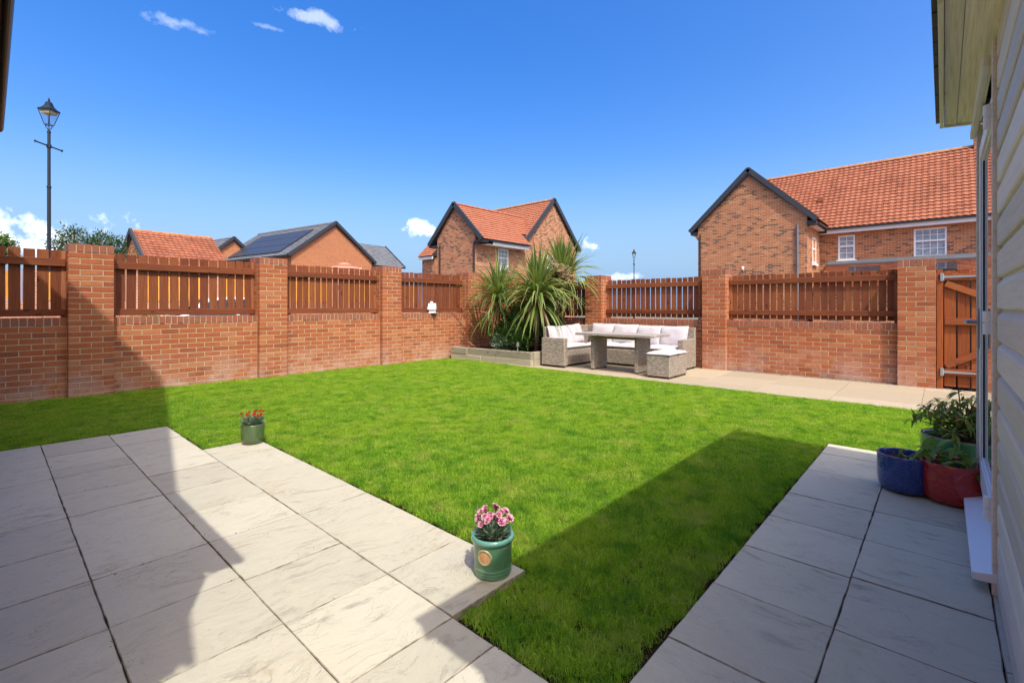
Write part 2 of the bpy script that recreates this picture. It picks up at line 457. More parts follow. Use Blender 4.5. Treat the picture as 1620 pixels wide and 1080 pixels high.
g_.set(b_.inputs['Base Color'], g_.mix(g_.mr(g_.noise(g_.pos(), 9, 5, .7), .35, .65), (.14, .12, .085, 1), (.44, .39, .30, 1)))
M_JOINT, g_, b_ = material('joint_dirt', rough=1, spec=.05)
g_.set(b_.inputs['Base Color'], g_.mix(g_.noise(g_.pos(), 30, 4, .7), (.03, .024, .018, 1), (.075, .06, .042, 1)))
M_SOIL, g_, b_ = material('soil', rough=1, spec=.05)
g_.set(b_.inputs['Base Color'], g_.mix(g_.noise(g_.pos(), 40, 5, .7), (.028, .019, .012, 1), (.085, .06, .038, 1)))
g_.set(b_.inputs['Normal'], g_.bump(g_.noise(g_.pos(), 60, 5, .7), 1, .02))
M_OUT, g_, b_ = material('verge_ground', rough=1, spec=.05)
g_.set(b_.inputs['Base Color'], g_.mix(g_.noise(g_.pos(), .6, 5, .6), (.13, .125, .09, 1), (.20, .18, .14, 1)))
M_ASPH, g_, b_ = material('asphalt', rough=.95, spec=.1)
g_.set(b_.inputs['Base Color'], g_.mix(g_.noise(g_.pos(), 40, 4, .7), (.06, .06, .062, 1), (.11, .105, .10, 1)))

def leaf_mat(name, cols, tint=None, transl=.3, rough=.45, spec=.35, edge=None, patch=None):
    m, g, b = material(name, rough=rough, spec=spec)
    r = g.rnd()
    c = g.ramp(r, cols)
    if edge is not None:
        u = g.xyz(g.uv())[0]
        c = g.mix(g.mr(g.math('ABSOLUTE', u), .5, 1., 0, .7), c, c4(edge))
        c = g.mix(g.mr(g.noise(g.scale(g.uv(), (3, .5, 1)), 1.5, 3), .4, .7, 0, .4), c, c4(tuple(x * .7 for x in cols[0][1])))
    if patch: c = patch(g, c)
    g.set(b.inputs['Base Color'], c)
    tr = g.n('ShaderNodeBsdfTranslucent')
    hv = g.n('ShaderNodeHueSaturation', i={'Hue': .485, 'Saturation': 1.1, 'Value': 1.5, 'Color': c})
    g.set(tr.inputs[0], hv.outputs[0])
    mx = g.n('ShaderNodeMixShader', i={0: transl, 1: b.outputs[0], 2: tr.outputs[0]})
    out = [n for n in g.nt.nodes if n.type == 'OUTPUT_MATERIAL'][0]
    g.set(out.inputs[0], mx.outputs[0])
    return m
def grass_patch(g, c):
    p = g.pos()
    n = g.noise(p, 1.1, 4, .6); n2 = g.noise(p, 5.5, 4, .65)
    c = g.mix(g.mr(n, .40, .66, 0, .7), c, (.31, .44, .038, 1))
    c = g.mix(g.mr(g.noise(p, 13, 3, .6), .46, .68, 0, .6), c, (.34, .52, .052, 1))
    c = g.mix(g.mr(n2, .46, .66, 0, .78), c, (.075, .235, .016, 1))
    dry = g.math('MULTIPLY', g.mr(g.noise(p, 3.1, 5, .75), .50, .70), .75)
    c = g.mix(dry, c, (.42, .46, .10, 1))
    return c
M_GRASS = leaf_mat('grass_blade', [(0, (.058, .19, .010)), (.25, (.11, .29, .014)), (.55, (.19, .385, .021)), (.8, (.29, .46, .034)), (.94, (.40, .51, .075)), (1, (.58, .54, .24))], transl=.45, rough=.6, spec=.15, patch=grass_patch)
M_CORD = leaf_mat('cordyline_leaf', [(0, (.075, .14, .028)), (.5, (.13, .21, .04)), (.85, (.19, .26, .055)), (1, (.30, .32, .09))], edge=(.34, .36, .12), transl=.28, spec=.35)
M_CORDY = leaf_mat('cordyline_old_leaf', [(0, (.30, .26, .08)), (.4, (.42, .27, .06)), (.7, (.32, .20, .09)), (1, (.24, .15, .07))], transl=.25)
M_FLOWERHEAD = leaf_mat('brown_flower_stalk', [(0, (.20, .13, .06)), (.5, (.30, .20, .10)), (1, (.36, .26, .13))], transl=.15)
M_SHRUB = leaf_mat('shrub_leaf', [(0, (.035, .085, .016)), (.6, (.07, .15, .026)), (1, (.13, .22, .045))], transl=.25, spec=.3)
M_TREE = leaf_mat('tree_leaf', [(0, (.03, .065, .02)), (.6, (.055, .10, .028)), (1, (.09, .13, .04))], transl=.25)
M_TREEL = leaf_mat('pale_tree_leaf', [(0, (.08, .15, .03)), (1, (.16, .24, .06))], transl=.35)
M_POTLEAF = leaf_mat('pot_leaf', [(0, (.09, .14, .03)), (.6, (.14, .20, .04)), (.85, (.20, .25, .05)), (1, (.22, .14, .06))], transl=.3, spec=.2)
M_POTLEAF2 = leaf_mat('pale_pot_leaf', [(0, (.14, .24, .04)), (.6, (.20, .30, .05)), (1, (.28, .34, .08))], transl=.35, spec=.2)
M_CARNLEAF = leaf_mat('carnation_leaf', [(0, (.09, .15, .09)), (.6, (.16, .24, .14)), (1, (.22, .29, .17))], transl=.15)
M_YELLOWF, g_, b_ = material('yellow_petal', (.75, .52, .03), .6)
M_BARK, g_, b_ = material('bark', rough=.95)
g_.set(b_.inputs['Base Color'], g_.mix(g_.noise(g_.scale(g_.pos(), (12, 12, 3)), 2, 4), (.07, .05, .035, 1), (.18, .14, .10, 1)))

def weave():
    m, g, b = material('grey_rattan', rough=.6, spec=.35)
    u, v, _ = g.xyz(g.uv())
    row = g.math('FLOOR', g.math('DIVIDE', v, .011))
    uu = g.math('ADD', g.math('DIVIDE', u, .045), g.math('MULTIPLY', row, .5))
    hz = g.math('ABSOLUTE', g.math('SINE', g.math('MULTIPLY', uu, math.pi)))
    vz = g.math('ABSOLUTE', g.math('SINE', g.math('MULTIPLY', g.math('DIVIDE', v, .011), math.pi)))
    h = g.math('MULTIPLY', g.math('POWER', hz, .5), g.math('POWER', vz, .6))
    wn = g.n('ShaderNodeTexWhiteNoise', noise_dimensions='2D', i={'Vector': g.n('ShaderNodeCombineXYZ', i={0: g.math('FLOOR', uu), 1: row}).outputs[0]})
    c = g.ramp(g.math('ADD', g.math('MULTIPLY', wn.outputs['Value'], .6), g.math('MULTIPLY', g.noise(g.scale(g.uv(), (2, 30, 1)), 2, 3), .4)),
               [(.1, (.22, .175, .135)), (.5, (.36, .30, .24)), (.9, (.52, .46, .38))])
    c = g.mix(g.mr(h, .55, .1), c, (.06, .048, .038, 1))
    g.set(b.inputs['Base Color'], c)
    g.set(b.inputs['Normal'], g.bump(h, .8, .004))
    return m
M_WEAVE = weave()
def cloth(name, col):
    m, g, b = material(name, rough=.9, spec=.15)
    p = g.pos()
    g.set(b.inputs['Base Color'], g.mix(g.noise(p, 6, 3), c4(col), c4(tuple(x * .93 for x in col))))
    b.inputs['Sheen Weight'].default_value = .2
    g.set(b.inputs['Normal'], g.bump(g.math('ADD', g.noise(p, 9, 3, .6), g.math('MULTIPLY', g.noise(p, 300, 2), .08)), .35, .02))
    return m
M_CUSH = cloth('pale_cushion', (0.482, 0.441, 0.450))

def glaze(name, col, worn=None, wornf=0., relief=None, rough=.12):
    m, g, b = material(name, rough=rough, spec=.5, coat=.6)
    b.inputs['Coat Roughness'].default_value = .06
    p = g.obj()
    c = g.mix(g.mr(g.noise(p, 7, 4, .6), .3, .7), c4(col), c4(tuple(x * .7 for x in col)))
    if worn: c = g.mix(g.mr(g.noise(g.scale(p, (9, 9, 22)), 1, 5, .7), .58, .72, 0, wornf), c, c4(worn))
    g.set(b.inputs['Base Color'], c)
    h = g.noise(p, 5, 3)
    if relief:
        ww = g.n('ShaderNodeTexNoise', i={'Vector': g.scale(p, (relief, relief, relief)), 'Scale': 1., 'Detail': 0., 'Distortion': 1.6}).outputs[0]
        h = g.math('ADD', h, g.mr(g.math('ABSOLUTE', g.math('SUBTRACT', ww, .5)), .0, .12, .5, 0.))
    g.set(b.inputs['Normal'], g.bump(h, .6, .012))
    return m
M_POTGREEN = glaze('green_glaze', (.10, .25, .13), (.34, .30, .16), .9, rough=.3)
M_POTRIM2 = glaze('badge_ring_glaze', (.34, .33, .17), (.45, .28, .14), .6, rough=.4)
M_POTRIM = glaze('green_rim_glaze', (.13, .33, .26), (.2, .35, .25), .3, rough=.25)
M_POTDULL = glaze('dull_green_glaze', (.075, .125, .045), (.14, .2, .085), .8, rough=.35)
M_POTBLUE = glaze('blue_glaze', (.018, .06, .27), None, 0, 34., .1)
M_POTRED = glaze('red_glaze', (.44, .022, .018), None, 0, 9., .1)
M_POTBIG = glaze('big_green_glaze', (.055, .25, .095), None, 0, None, .2)
M_POTCLAY, g_, b_ = material('bare_clay_rim', (.30, .13, .07), .7)
M_BADGE, g_, b_ = material('terracotta_badge', rough=.7)
g_.set(b_.inputs['Base Color'], g_.ramp(g_.noise(g_.obj(), 110, 4, .7), [(.35, (.28, .26, .12)), (.5, (.50, .24, .10)), (.68, (.62, .34, .16))]))
M_IRON, g_, b_ = material('galvanised_iron', (.42, .42, .42), .45, .5, .7)
M_PIPE, g_, b_ = material('grey_pipe', (.16, .17, .19), .45)
M_LAMP, g_, b_ = material('lamp_black_paint', (.012, .016, .022), .4, .5)
M_CREAMP, g_, b_ = material('lamp_reflector', (.55, .42, .22), .5)
M_CARW, g_, b_ = material('white_car_paint', (.75, .75, .75), .25, .5, coat=.5)
M_CARG, g_, b_ = material('dark_car_glass', (.02, .025, .035), .08, .6)
M_TYRE, g_, b_ = material('tyre_rubber', (.02, .02, .02), .8)
def clear_glass():
    m = bpy.data.materials.new('clear_glass'); m.use_nodes = True
    g = G(m.node_tree); m.node_tree.nodes.clear()
    t = g.n('ShaderNodeBsdfTransparent', i={0: (.9, .93, .95, 1)}); gl = g.n('ShaderNodeBsdfGlossy', i={1: .03})
    fr = g.n('ShaderNodeFresnel', i={0: 1.45})
    mx = g.n('ShaderNodeMixShader', i={0: .07, 1: t.outputs[0], 2: gl.outputs[0]})
    g.n('ShaderNodeOutputMaterial', i={0: mx.outputs[0]})
    return m
M_CLEAR = clear_glass()
def pv():
    m, g, b = material('solar_cells', rough=.4, spec=.35)
    u, v, _ = g.xyz(g.uv())
    f = g.math('MAXIMUM', g.math('LESS_THAN', g.math('FRACT', g.math('DIVIDE', u, .166)), .05), g.math('LESS_THAN', g.math('FRACT', g.math('DIVIDE', v, .166)), .05))
    g.set(b.inputs['Base Color'], g.mix(f, (.03, .034, .045, 1), (.09, .10, .115, 1)))
    return m
M_PV = pv()

exec_parts = []
# ------------------------------------------------------------------ ground and paving
def in_frame(p, m=60):
    th = rad(HEADING); c, s = math.cos(th), math.sin(th)
    d = p[0] * c + p[1] * s
    if d < .2: return None
    x = 810 + FPX * (p[0] * s - p[1] * c) / d; y = 485 - FPX * (p[2] - CAM_H) / d
    return (x, y, d) if -m < x < 1620 + m and -m < y < 1080 + m else None

mb = MB(); mb.box(-450, 650, -450, 650, -.5, -.12)
mb.build('ground', M_OUT, kind='structure')
mb = MB(); mb.box(-40, 60, 9.6, 13.4, -.12, -.09); mb.box(9.75, 15.5, -40, 9.6, -.12, -.09)
mb.build('road', M_ASPH, kind='structure')

def slab_set(root_name, rects, gap, mat, top=0., th=.045, bed=None, jit=.0015):
    b = MB()
    for r in bed: b.box(*r, -.11, top - .034)
    root = b.build(root_name, M_JOINT, kind='structure')
    for (x0, x1, y0, y1) in rects:
        w, h = x1 - x0 - gap, y1 - y0 - gap
        m = MB()
        # slightly uneven riven edge
        nx, ny = max(2, int(w / .06)), max(2, int(h / .06))
        ring = [(-w / 2 + w * i / nx, -h / 2) for i in range(nx)] + [(w / 2, -h / 2 + h * j / ny) for j in range(ny)] + \
               [(w / 2 - w * i / nx, h / 2) for i in range(nx)] + [(-w / 2, h / 2 - h * j / ny) for j in range(ny)]
        rg = [(px + R.uniform(-.0014, .0014), py + R.uniform(-.0014, .0014)) for px, py in ring]
        n = len(rg)
        ch = .0022
        V = [(px, py, -th) for px, py in rg] + [(px, py, -ch) for px, py in rg] + [(px * (1 - 2.6 * ch / w), py * (1 - 2.6 * ch / h), 0) for px, py in rg]
        F = [((i), (i + 1) % n, (i + 1) % n + n, i + n) for i in range(n)] + [(i + n, (i + 1) % n + n, (i + 1) % n + 2 * n, i + 2 * n) for i in range(n)] + [tuple(range(2 * n, 3 * n))]
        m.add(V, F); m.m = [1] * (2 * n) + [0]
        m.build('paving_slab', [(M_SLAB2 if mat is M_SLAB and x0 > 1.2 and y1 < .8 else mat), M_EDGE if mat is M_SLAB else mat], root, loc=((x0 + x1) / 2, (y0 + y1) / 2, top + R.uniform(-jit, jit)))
    return root
rects = []
def rows(x0, x1, ys):
    for a, b in zip(ys, ys[1:]): rects.append((x0, x1, min(a, b), max(a, b)))
def cols(y0, y1, xs):
    for a, b in zip(xs, xs[1:]): rects.append((min(a, b), max(a, b), y0, y1))
rows(-.15, .302, [5.80, 5.25, 4.60, 3.69, 3.22, 2.77, 2.31, 1.85, 1.40, .95, .5, .05, -.4])
rows(-.60, -.15, [5.80, 4.9, 4.45, 3.55, 3.1, 2.2, 1.3, .4, -.4])
rows(.302, .752, [5.78, 5.276, 4.82, 4.60, 4.14, 3.69, 2.765, 2.31, 1.852, 1.405, .95, .745])
rows(.752, 1.207, [5.77, 5.24, 4.83, 4.156, 3.69, 3.25, 2.766, 2.27, 1.85, 1.405, 1.18, .745])
rows(1.207, 1.645, [4.61, 3.68, 2.75, 1.855, 1.41])
cols(.302, .745, [4.95, 4.60, 4.075, 3.479, 3.03, 2.567, 2.122, 1.665, 1.21, .76, .302])
cols(-.15, .302, [4.95, 4.46, 4.0, 3.50, 3.037, 2.583, 2.12, 1.665, 1.21, .76, .302])
cols(-.60, -.15, [4.95, 4.05, 3.15, 2.25, 1.35, .302])
slab_set('patio', rects, .0035, M_SLAB, bed=[(-.60, 1.207, -.6, 5.79), (1.207, 1.645, 1.41, 4.61), (1.207, 4.95, -.6, .745)])
rects = []
for i, y in enumerate([8.3, 7.4, 6.5, 5.6, 4.7, 3.8, 2.9, 2.0, 1.1, .2, -.7, -1.6]):
    xs = [7.27, 8.17, 9.07, 9.40] if i % 2 else [7.27, 7.72, 8.62, 9.40]
    for a, b in zip(xs, xs[1:]):
        rects.append((a, b, y - .9, y))
slab_set('path', rects, .0035, M_PATH, top=-.005, bed=[(7.27, 9.47, -2.5, 8.3)])
mb = MB()
for k in range(900):
    x, y = R.uniform(9.38, 9.47), R.uniform(-.1, 3.2)
    r = R.uniform(.006, .014)
    mb.add([(x + r * a, y + r * b, -.005 + r * .6 * c) for a, b, c in ((1, 0, 0), (0, 1, 0), (-1, 0, 0), (0, -1, 0), (0, 0, 1))], [(0, 1, 4), (1, 2, 4), (2, 3, 4), (3, 0, 4)])
M_GRAV, g_, b_ = material('gravel_stone', rough=.9)
g_.set(b_.inputs['Base Color'], g_.ramp(g_.irand(), [(0, (.06, .055, .05)), (.6, (.2, .17, .14)), (1, (.35, .3, .25))]))
mb.build('gravel', M_GRAV, kind='stuff')

# ------------------------------------------------------------------ brick walls
brick_meshes = {}
def brick_mesh(l, d, h, mat):
    k = (round(l, 3), round(d, 3), round(h, 3), mat.name)
    if k not in brick_meshes:
        m = MB(); m.chbox(-l / 2, l / 2, -d / 2, d / 2, -h / 2, h / 2, .003)
        brick_meshes[k] = (m, m.mesh('brick', mat))
    return brick_meshes[k]

class Wall:
    """frame: u along the wall, d towards the garden, z up"""
    def __init__(s, base, U, Nn): s.b = Vector(base); s.U = Vector(U); s.N = Vector(Nn); s.items = []
    def P(s, u, d, z): return s.b + s.U * u + s.N * d + Vector((0, 0, z))
    def brick(s, u0, u1, d0, d1, z0, z1, mat=M_BRICK, j=.0012):
        dd = R.uniform(-j, j)
        s.items.append((s.P((u0 + u1) / 2, (d0 + d1) / 2 + dd, (z0 + z1) / 2 + R.uniform(-.001, .001)), u1 - u0, d1 - d0, z1 - z0, mat, s.P((u0 + u1) / 2, d1, (z0 + z1) / 2)))
    def low(s, u0, u1, z0, rows_, th=.215, phase=0.):
        """stretcher bond between u0 and u1, face at d=0, on edge coping on top"""
        L, H = .225, .075
        for r in range(rows_):
            off = (phase + (.5 if r % 2 else 0)) * L
            k = math.floor((u0 - off) / L)
            while True:
                a = off + k * L; b = a + L; k += 1
                a2, b2 = max(a, u0), min(b, u1)
                if a >= u1: break
                if b2 - a2 < .04: continue
                s.brick(a2 + .005, b2 - .005, -.1, 0, z0 + r * H + .005, z0 + r * H + .070)
        zt = z0 + rows_ * H; n = max(1, round((u1 - u0) / .075)); w = (u1 - u0) / n
        for k in range(n):
            s.brick(u0 + k * w + .005, u0 + (k + 1) * w - .005, -th, .004, zt + .005, zt + .110, M_COPE, .004)
        return zt + .11
    def pillar(s, u0, u1, z0, rows_, proud=.1, dep=.44):
        H = .075; W = u1 - u0
        for r in range(rows_):
            za, zb = z0 + r * H + .005, z0 + r * H + .070
            if r % 2: cuts = [u0, u0 + W / 2, u1]
            else: cuts = [u0, u0 + W / 4, u0 + 3 * W / 4, u1]
            for a, b in zip(cuts, cuts[1:]):
                s.brick(a + (.005 if a > u0 else 0), b - (.005 if b < u1 else 0), proud - .1, proud, za, zb)
            e = proud - .11; f = proud - dep
            cs = [e, (e + f) / 2, f] if r % 2 else [e, e - .1, f]
            for side in (u0, u1):
                for a, b in zip(cs, cs[1:]):
                    x0, x1 = (u0, u0 + .1) if side == u0 else (u1 - .1, u1)
                    s.brick(x0, x1, b + .005, a - .005, za, zb)
        zt = z0 + rows_ * H; n = 6; w = W / n
        for k in range(n):
            for d0, d1 in ((proud - .215, proud + .002), (proud - dep, proud - .225)):
                s.brick(u0 + k * w + (.005 if k else 0), u0 + (k + 1) * w - (.005 if k < n - 1 else 0), d0, d1, zt + .005, zt + .110, M_COPE, .003)
        return zt + .11
    def finish(s, name, label, core):
        root = thing(name, label, 'wall', tuple(s.b))
        core.build('mortar', M_MORTAR, root)
        sc = []
        for it in s.items:
            q = in_frame(it[5], 30)
            k = 0 if q is None else it[1] * it[3] / q[2] ** 2 * (1 if (it[5] - it[0]).length < .2 else 1)
            sc.append(k)
        order = sorted(range(len(s.items)), key=lambda i: -sc[i])
        rot = math.atan2(s.U.y, s.U.x)
        st = MB()
        for rank, i in enumerate(order):
            c, l, d, h, mat, _ = s.items[i]
            lk = round(l / .0125) * .0125 if abs(l - .215) > .004 else .215
            if rank < 300:
                put('brick', brick_mesh(l, d, h, mat)[1], root, tuple(c), (R.uniform(-.004, .004), R.uniform(-.004, .004), rot + R.uniform(-.004, .004)))
            else:
                m = brick_mesh(l, d, h, mat)[0]
                cr, sr = math.cos(rot), math.sin(rot)
                st.add([(c.x + x * cr - y * sr, c.y + x * sr + y * cr, c.z + z) for x, y, z in m.v], m.f, 0 if mat is M_BRICK else 1)
        st.build('brickwork', [M_BRICK, M_COPE], root, kind='stuff')
        return root

PA = [(.70, 1.165), (3.05, 3.51), (5.41, 5.87), (7.77, 8.23)]
wa = Wall((0, 8.58, 0), (1, 0, 0), (0, -1, 0))
core = MB()
def corebox(w, u0, u1, d0, d1, z0, z1):
    a, b = w.P(u0, d0, z0), w.P(u1, d1, z1)
    core.box(min(a.x, b.x), max(a.x, b.x), min(a.y, b.y), max(a.y, b.y), z0, z1)
edges = [-1.3] + [x for p in PA for x in p] + [9.37]
for a, b in zip(edges[0::2], edges[1::2]):
    wa.low(a, b, -.03, 13, phase=.13)
    corebox(wa, a, b, -.2105, -.0035, -.1, 1.05)
for a, b in PA:
    wa.pillar(a, b, -.03, 26)
    corebox(wa, a + .0035, b - .0035, -.3365, .0965, -.1, 2.02)
wa.pillar(9.37, 9.81, -.03, 26)
corebox(wa, 9.375, 9.805, -.335, .095, -.1, 2.02)
wa.finish('garden_wall', 'long red brick wall in shade at its end, with pillars, behind the lawn and lamp post', core)

PB = [(.08, .52), (3.05, 3.49), (5.76, 6.20)]
wb = Wall((9.47, 0, 0), (0, 1, 0), (-1, 0, 0))
core = MB()
edges = [.52, 3.05, 3.49, 5.76, 6.20, 8.47]
for a, b in zip(edges[0::2], edges[1::2]):
    wb.low(a, b, -.07, 12, phase=.31)
    corebox(wb, a, b, -.2105, -.0035, -.1, .935)
for a, b in PB:
    wb.pillar(a, b, -.07, 25)
    corebox(wb, a + .0035, b - .0035, -.3365, .0965, -.1, 1.90)
wb.finish('garden_wall', 'sunlit red brick wall with pillars running from the timber gate behind the rattan sofa', core)

# ------------------------------------------------------------------ slatted fence panels on the walls
def fence_panel(w, u0, u1, zt, zb, pitch, rails, label, group='slatted fence panels on the garden walls', phase=0):
    root = thing('fence_panel', label, 'fence', tuple(w.P((u0 + u1) / 2, -.12, zb)), group)
    rot = math.atan2(w.U.y, w.U.x)
    n = max(2, round((u1 - u0 - .06) / pitch)); p = (u1 - u0 - .06) / n
    ms = []
    for v in range(3):
        m = MB(); m.chbox(-(p - .018 - .002 * v) / 2, (p - .018 - .002 * v) / 2, -.009, .009, 0, zt - zb - .03, .002); ms.append(m.mesh('slat', M_FENCE_V))
    for k in range(n):
        c = w.P(u0 + .03 + (k + .5) * p + R.uniform(-.003, .003), -.145, zb + .03 + R.uniform(-.008, .008))
        put('slat', R.choice(ms), root, tuple(c), (R.uniform(-.006, .006), R.uniform(-.006, .006), rot))
    L = u1 - u0 - .02
    for (za, zc) in rails:
        m = MB(); m.chbox(-L / 2, L / 2, -.022, .022, -(zc - za) / 2, (zc - za) / 2, .004)
        put('rail', m.mesh('rail', M_FENCE_H), root, tuple(w.P((u0 + u1) / 2, -.112, (za + zc) / 2)), (0, 0, rot))
    m = MB(); m.chbox(-.024, .024, -.045, .045, 0, zt - zb - .01, .004); pm = m.mesh('post', M_FENCE_POST)
    for u in (u0 + .026, u1 - .026):
        put('post', pm, root, tuple(w.P(u, -.175, zb)), (0, 0, rot))
    return root
ra = [(1.735, 1.835), (1.075, 1.165)]
fence_panel(wa, -1.3, .70, 1.955, 1.056, .126, ra, 'brown slatted panel half in shadow, in front of the lamp post and pale tree')
fence_panel(wa, 1.165, 3.05, 1.955, 1.056, .126, ra, 'brown slatted panel with the white car showing through its gaps')
fence_panel(wa, 3.51, 5.41, 1.955, 1.056, .118, ra, 'brown slatted panel with yellow flowers behind it, below the striped parasol')
fence_panel(wa, 5.87, 7.77, 1.955, 1.056, .118, ra, 'brown slatted panel above the white bird house')
fence_panel(wa, 8.23, 9.37, 1.955, 1.056, .118, ra, 'brown slatted panel largely hidden behind the cordyline plants in the corner, below the white window')
rb = [(1.615, 1.705), (1.045, 1.135)]
fence_panel(wb, .52, 3.05, 1.79, .943, .1135, rb, 'brown slatted panel between the gate pillar and the next pillar')
fence_panel(wb, 3.49, 5.76, 1.80, .943, .1135, rb, 'brown slatted panel above the sofa back cushions, below the far lamp')
fence_panel(wb, 6.20, 8.45, 1.80, .943, .1135, rb, 'brown slatted panel hidden behind the tallest cordyline')

# ------------------------------------------------------------------ timber gate
sc_ = thing('gate_gap_backing', 'added dark boards just behind the garden gate, standing in for shade in its gaps', 'fence', (9.86, -.5, 0))  # added backing, invented so the gaps between gate boards look dark
M_GAPSHADE = wood('gate_gap_shade', (.035, .026, .02), (.024, .018, .014), (.012, .01, .008), 2)  # near-black colour stands in for shade behind the gate
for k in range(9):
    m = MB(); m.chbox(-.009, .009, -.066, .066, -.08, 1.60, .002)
    put('board', m.mesh('board', M_GAPSHADE), sc_, (9.86, .02 - .134 * k, 0))
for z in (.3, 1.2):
    m = MB(); m.box(9.872, 9.90, -1.16, .09, z, z + .08); m.build('rail', M_GAPSHADE, sc_)
gt = thing('garden_gate', 'orange brown timber gate with ledges, braces and strap hinges beside the end pillar', 'gate', (9.45, -.4, 0))
m = MB(); m.chbox(-.0, .075, -.035, .035, 0, 1.74, .004)
put('post', m.mesh('post', M_GATE_V), gt, (9.42, .036, 0))
GB = [.000 - .145 * k for k in range(8)]
for k, y in enumerate(GB[:-1]):
    m = MB(); m.chbox(-.01, .01, -.063, .063, 0, 1.70 + R.uniform(-.005, .005), .002)
    put('board', m.mesh('board', M_GATE_V), gt, (9.48, y - .075, .03))
for z0, z1 in ((1.585, 1.675), (.935, 1.03), (.20, .29)):
    m = MB(); m.chbox(-.02, .02, -.50, .50, 0, z1 - z0, .003)
    put('ledge', m.mesh('ledge', M_GATE_H), gt, (9.45, -.515, z0))
for (za, zb, ya, yb) in ((1.54, 1.07, -.03, -.98), (.33, .90, -.03, -.98)):
    m = MB(); m.beam((9.451, ya, za), (9.451, yb, zb), .036, .085, up=(0, 0, 1)); m.build('brace', M_GATE_H, gt)
for z in (1.635, .245):
    m = MB(); m.chbox(-.004, .004, -.19, .19, -.018, .018, .001)
    m.v = [(x, y, zz * (1 if y > 0 else .6 + .4 * (y + .19) / .19)) for x, y, zz in m.v]
    h = put('strap_hinge', m.mesh('strap_hinge', M_IRON), gt, (9.425, -.20, z))
    m = MB(); m.lathe([(.011, -.05), (.011, .05)], 8, 0, 0); m.box(-.01, .004, -.0, .03, -.06, .06)
    put('hinge_pin', m.mesh('hinge_pin', M_IRON), h, (9.412, .0, z))

# ------------------------------------------------------------------ garden room (cream timber clad) on the right
X0, X1, YW = .40, 4.13, -.175
gr = thing('garden_room', 'cream timber clad garden room with white glazed door, deep eaves and white door sill', 'garden room', (2.3, -1.5, 0))
m = MB(); m.box(X0 + .03, X1 - .03, -3.0, YW - .022, -.05, 2.31); m.build('wall', M_CLAD, gr)
DX0, DX1, DZ0, DZ1 = 2.86, 4.06, .12, 2.22
def board_profile(z0, h=.13):
    return [(-.016, z0), (.006, z0), (.010, z0 + .006), (.010, z0 + h - .036), (.006, z0 + h - .024), (-.004, z0 + h - .010), (-.006, z0 + h), (-.016, z0 + h)]
def clad(x0, x1, z0, h=.13):
    m = MB(); L = x1 - x0
    m.prism([(-L / 2, YW + d, z) for d, z in board_profile(0, h)], (L, 0, 0))
    m.v = [(x, y - YW, z) for x, y, z in m.v]
    put('cladding_board', m.mesh('cladding_board', M_CLAD), gr, ((x0 + x1) / 2, YW, z0))
nb = 18
for k in range(nb):
    z = .02 + k * .13
    if z > 2.30: break
    clad(X0 + .05, DX0 - .06, z)
    if z > DZ1 + .02: clad(DX0 - .06, DX1 + .02, z, .09)
for y0, y1 in ((-3.0, YW - .03),):       # end wall boards
    for k in range(nb):
        z = .02 + k * .13
        m = MB(); L = y1 - y0
        m.prism([(d, -L / 2, zz) for d, zz in board_profile(0)], (0, L, 0))
        put('cladding_board', m.mesh('cladding_board', M_CLAD), gr, (X1 - .02, (y0 + y1) / 2, z))
# door casing
m = MB(); m.chbox(DX0 - .055, DX0 - .015, YW - .02, YW + .024, -.0, 2.315, .003); m.build('door_casing', M_FASCIA, gr)
m = MB(); m.chbox(DX1 + .02, X1, YW - .02, YW + .022, -.0, 2.315, .003); m.build('door_casing', M_FASCIA, gr)
m = MB(); m.chbox(DX0 - .013, DX0 + .05, YW - .06, YW - .008, DZ0, DZ1, .004); m.chbox(DX1 - .05, DX1 + .018, YW - .06, YW - .008, DZ0, DZ1, .004)
m.chbox(DX0 + .052, DX1 - .052, YW - .06, YW - .008, DZ1 - .06, DZ1, .004)
fr = m.build('door_frame', M_WHITE, gr)
m = MB()
dl0, dl1 = DX0 + .055, DX1 - .055
for a, b, c, d in ((dl0, dl0 + .10, DZ0 + .03, DZ1 - .065), (dl1 - .10, dl1, DZ0 + .03, DZ1 - .065), (dl0 + .102, dl1 - .102, DZ0 + .03, DZ0 + .20), (dl0 + .102, dl1 - .102, DZ1 - .17, DZ1 - .065)):
    m.chbox(a, b, YW - .06, YW + .006, c, d, .005)
    m.chbox(a + .012, b - .012, YW + .0062, YW + .015, c + .012, d - .012, .004)
dr = m.build('door', M_WHITE, gr)
m = MB(); m.box(dl0 + .09, dl1 - .09, YW - .012, YW - .002, DZ0 + .19, DZ1 - .16); m.build('pane', M_DOORGLASS, dr)
m = MB()
for a, b in ((dl0 + .101, dl0 + .106), (dl1 - .106, dl1 - .101)): m.box(a, b, YW - .0015, YW + .003, DZ0 + .2, DZ1 - .17)
m.build('gasket', M_BLACK, dr)
for z in (2.02, 1.13, .33):
    m = MB(); m.lathe([(0, -.05), (.017, -.05), (.017, -.002), (.012, -.001), (.012, .001), (.017, .002), (.017, .05), (0, .05)], 12); m.box(-.022, .03, -.02, -.008, -.045, .045)
    put('hinge', m.mesh('hinge', M_WHITE), dr, (DX0 + .045, YW + .030, z))
m = MB(); m.chbox(-.018, .018, 0, .012, -.12, .12, .004); m.tube([(0, .01, .04), (0, .055, .04)], .012, 8); m.tube([(0, .055, .04), (-.04, .058, .04), (-.09, .05, .04)], [.012, .011, .008], 8)
put('handle', m.mesh('handle', M_IRON), dr, (dl1 - .05, YW + .016, 1.07))
m = MB(); m.chbox(DX0 + .0, DX1 - .0, YW + .025, YW + .052, DZ1 + .004, DZ1 + .05, .006); m.build('drip_head', M_FASCIA, gr)
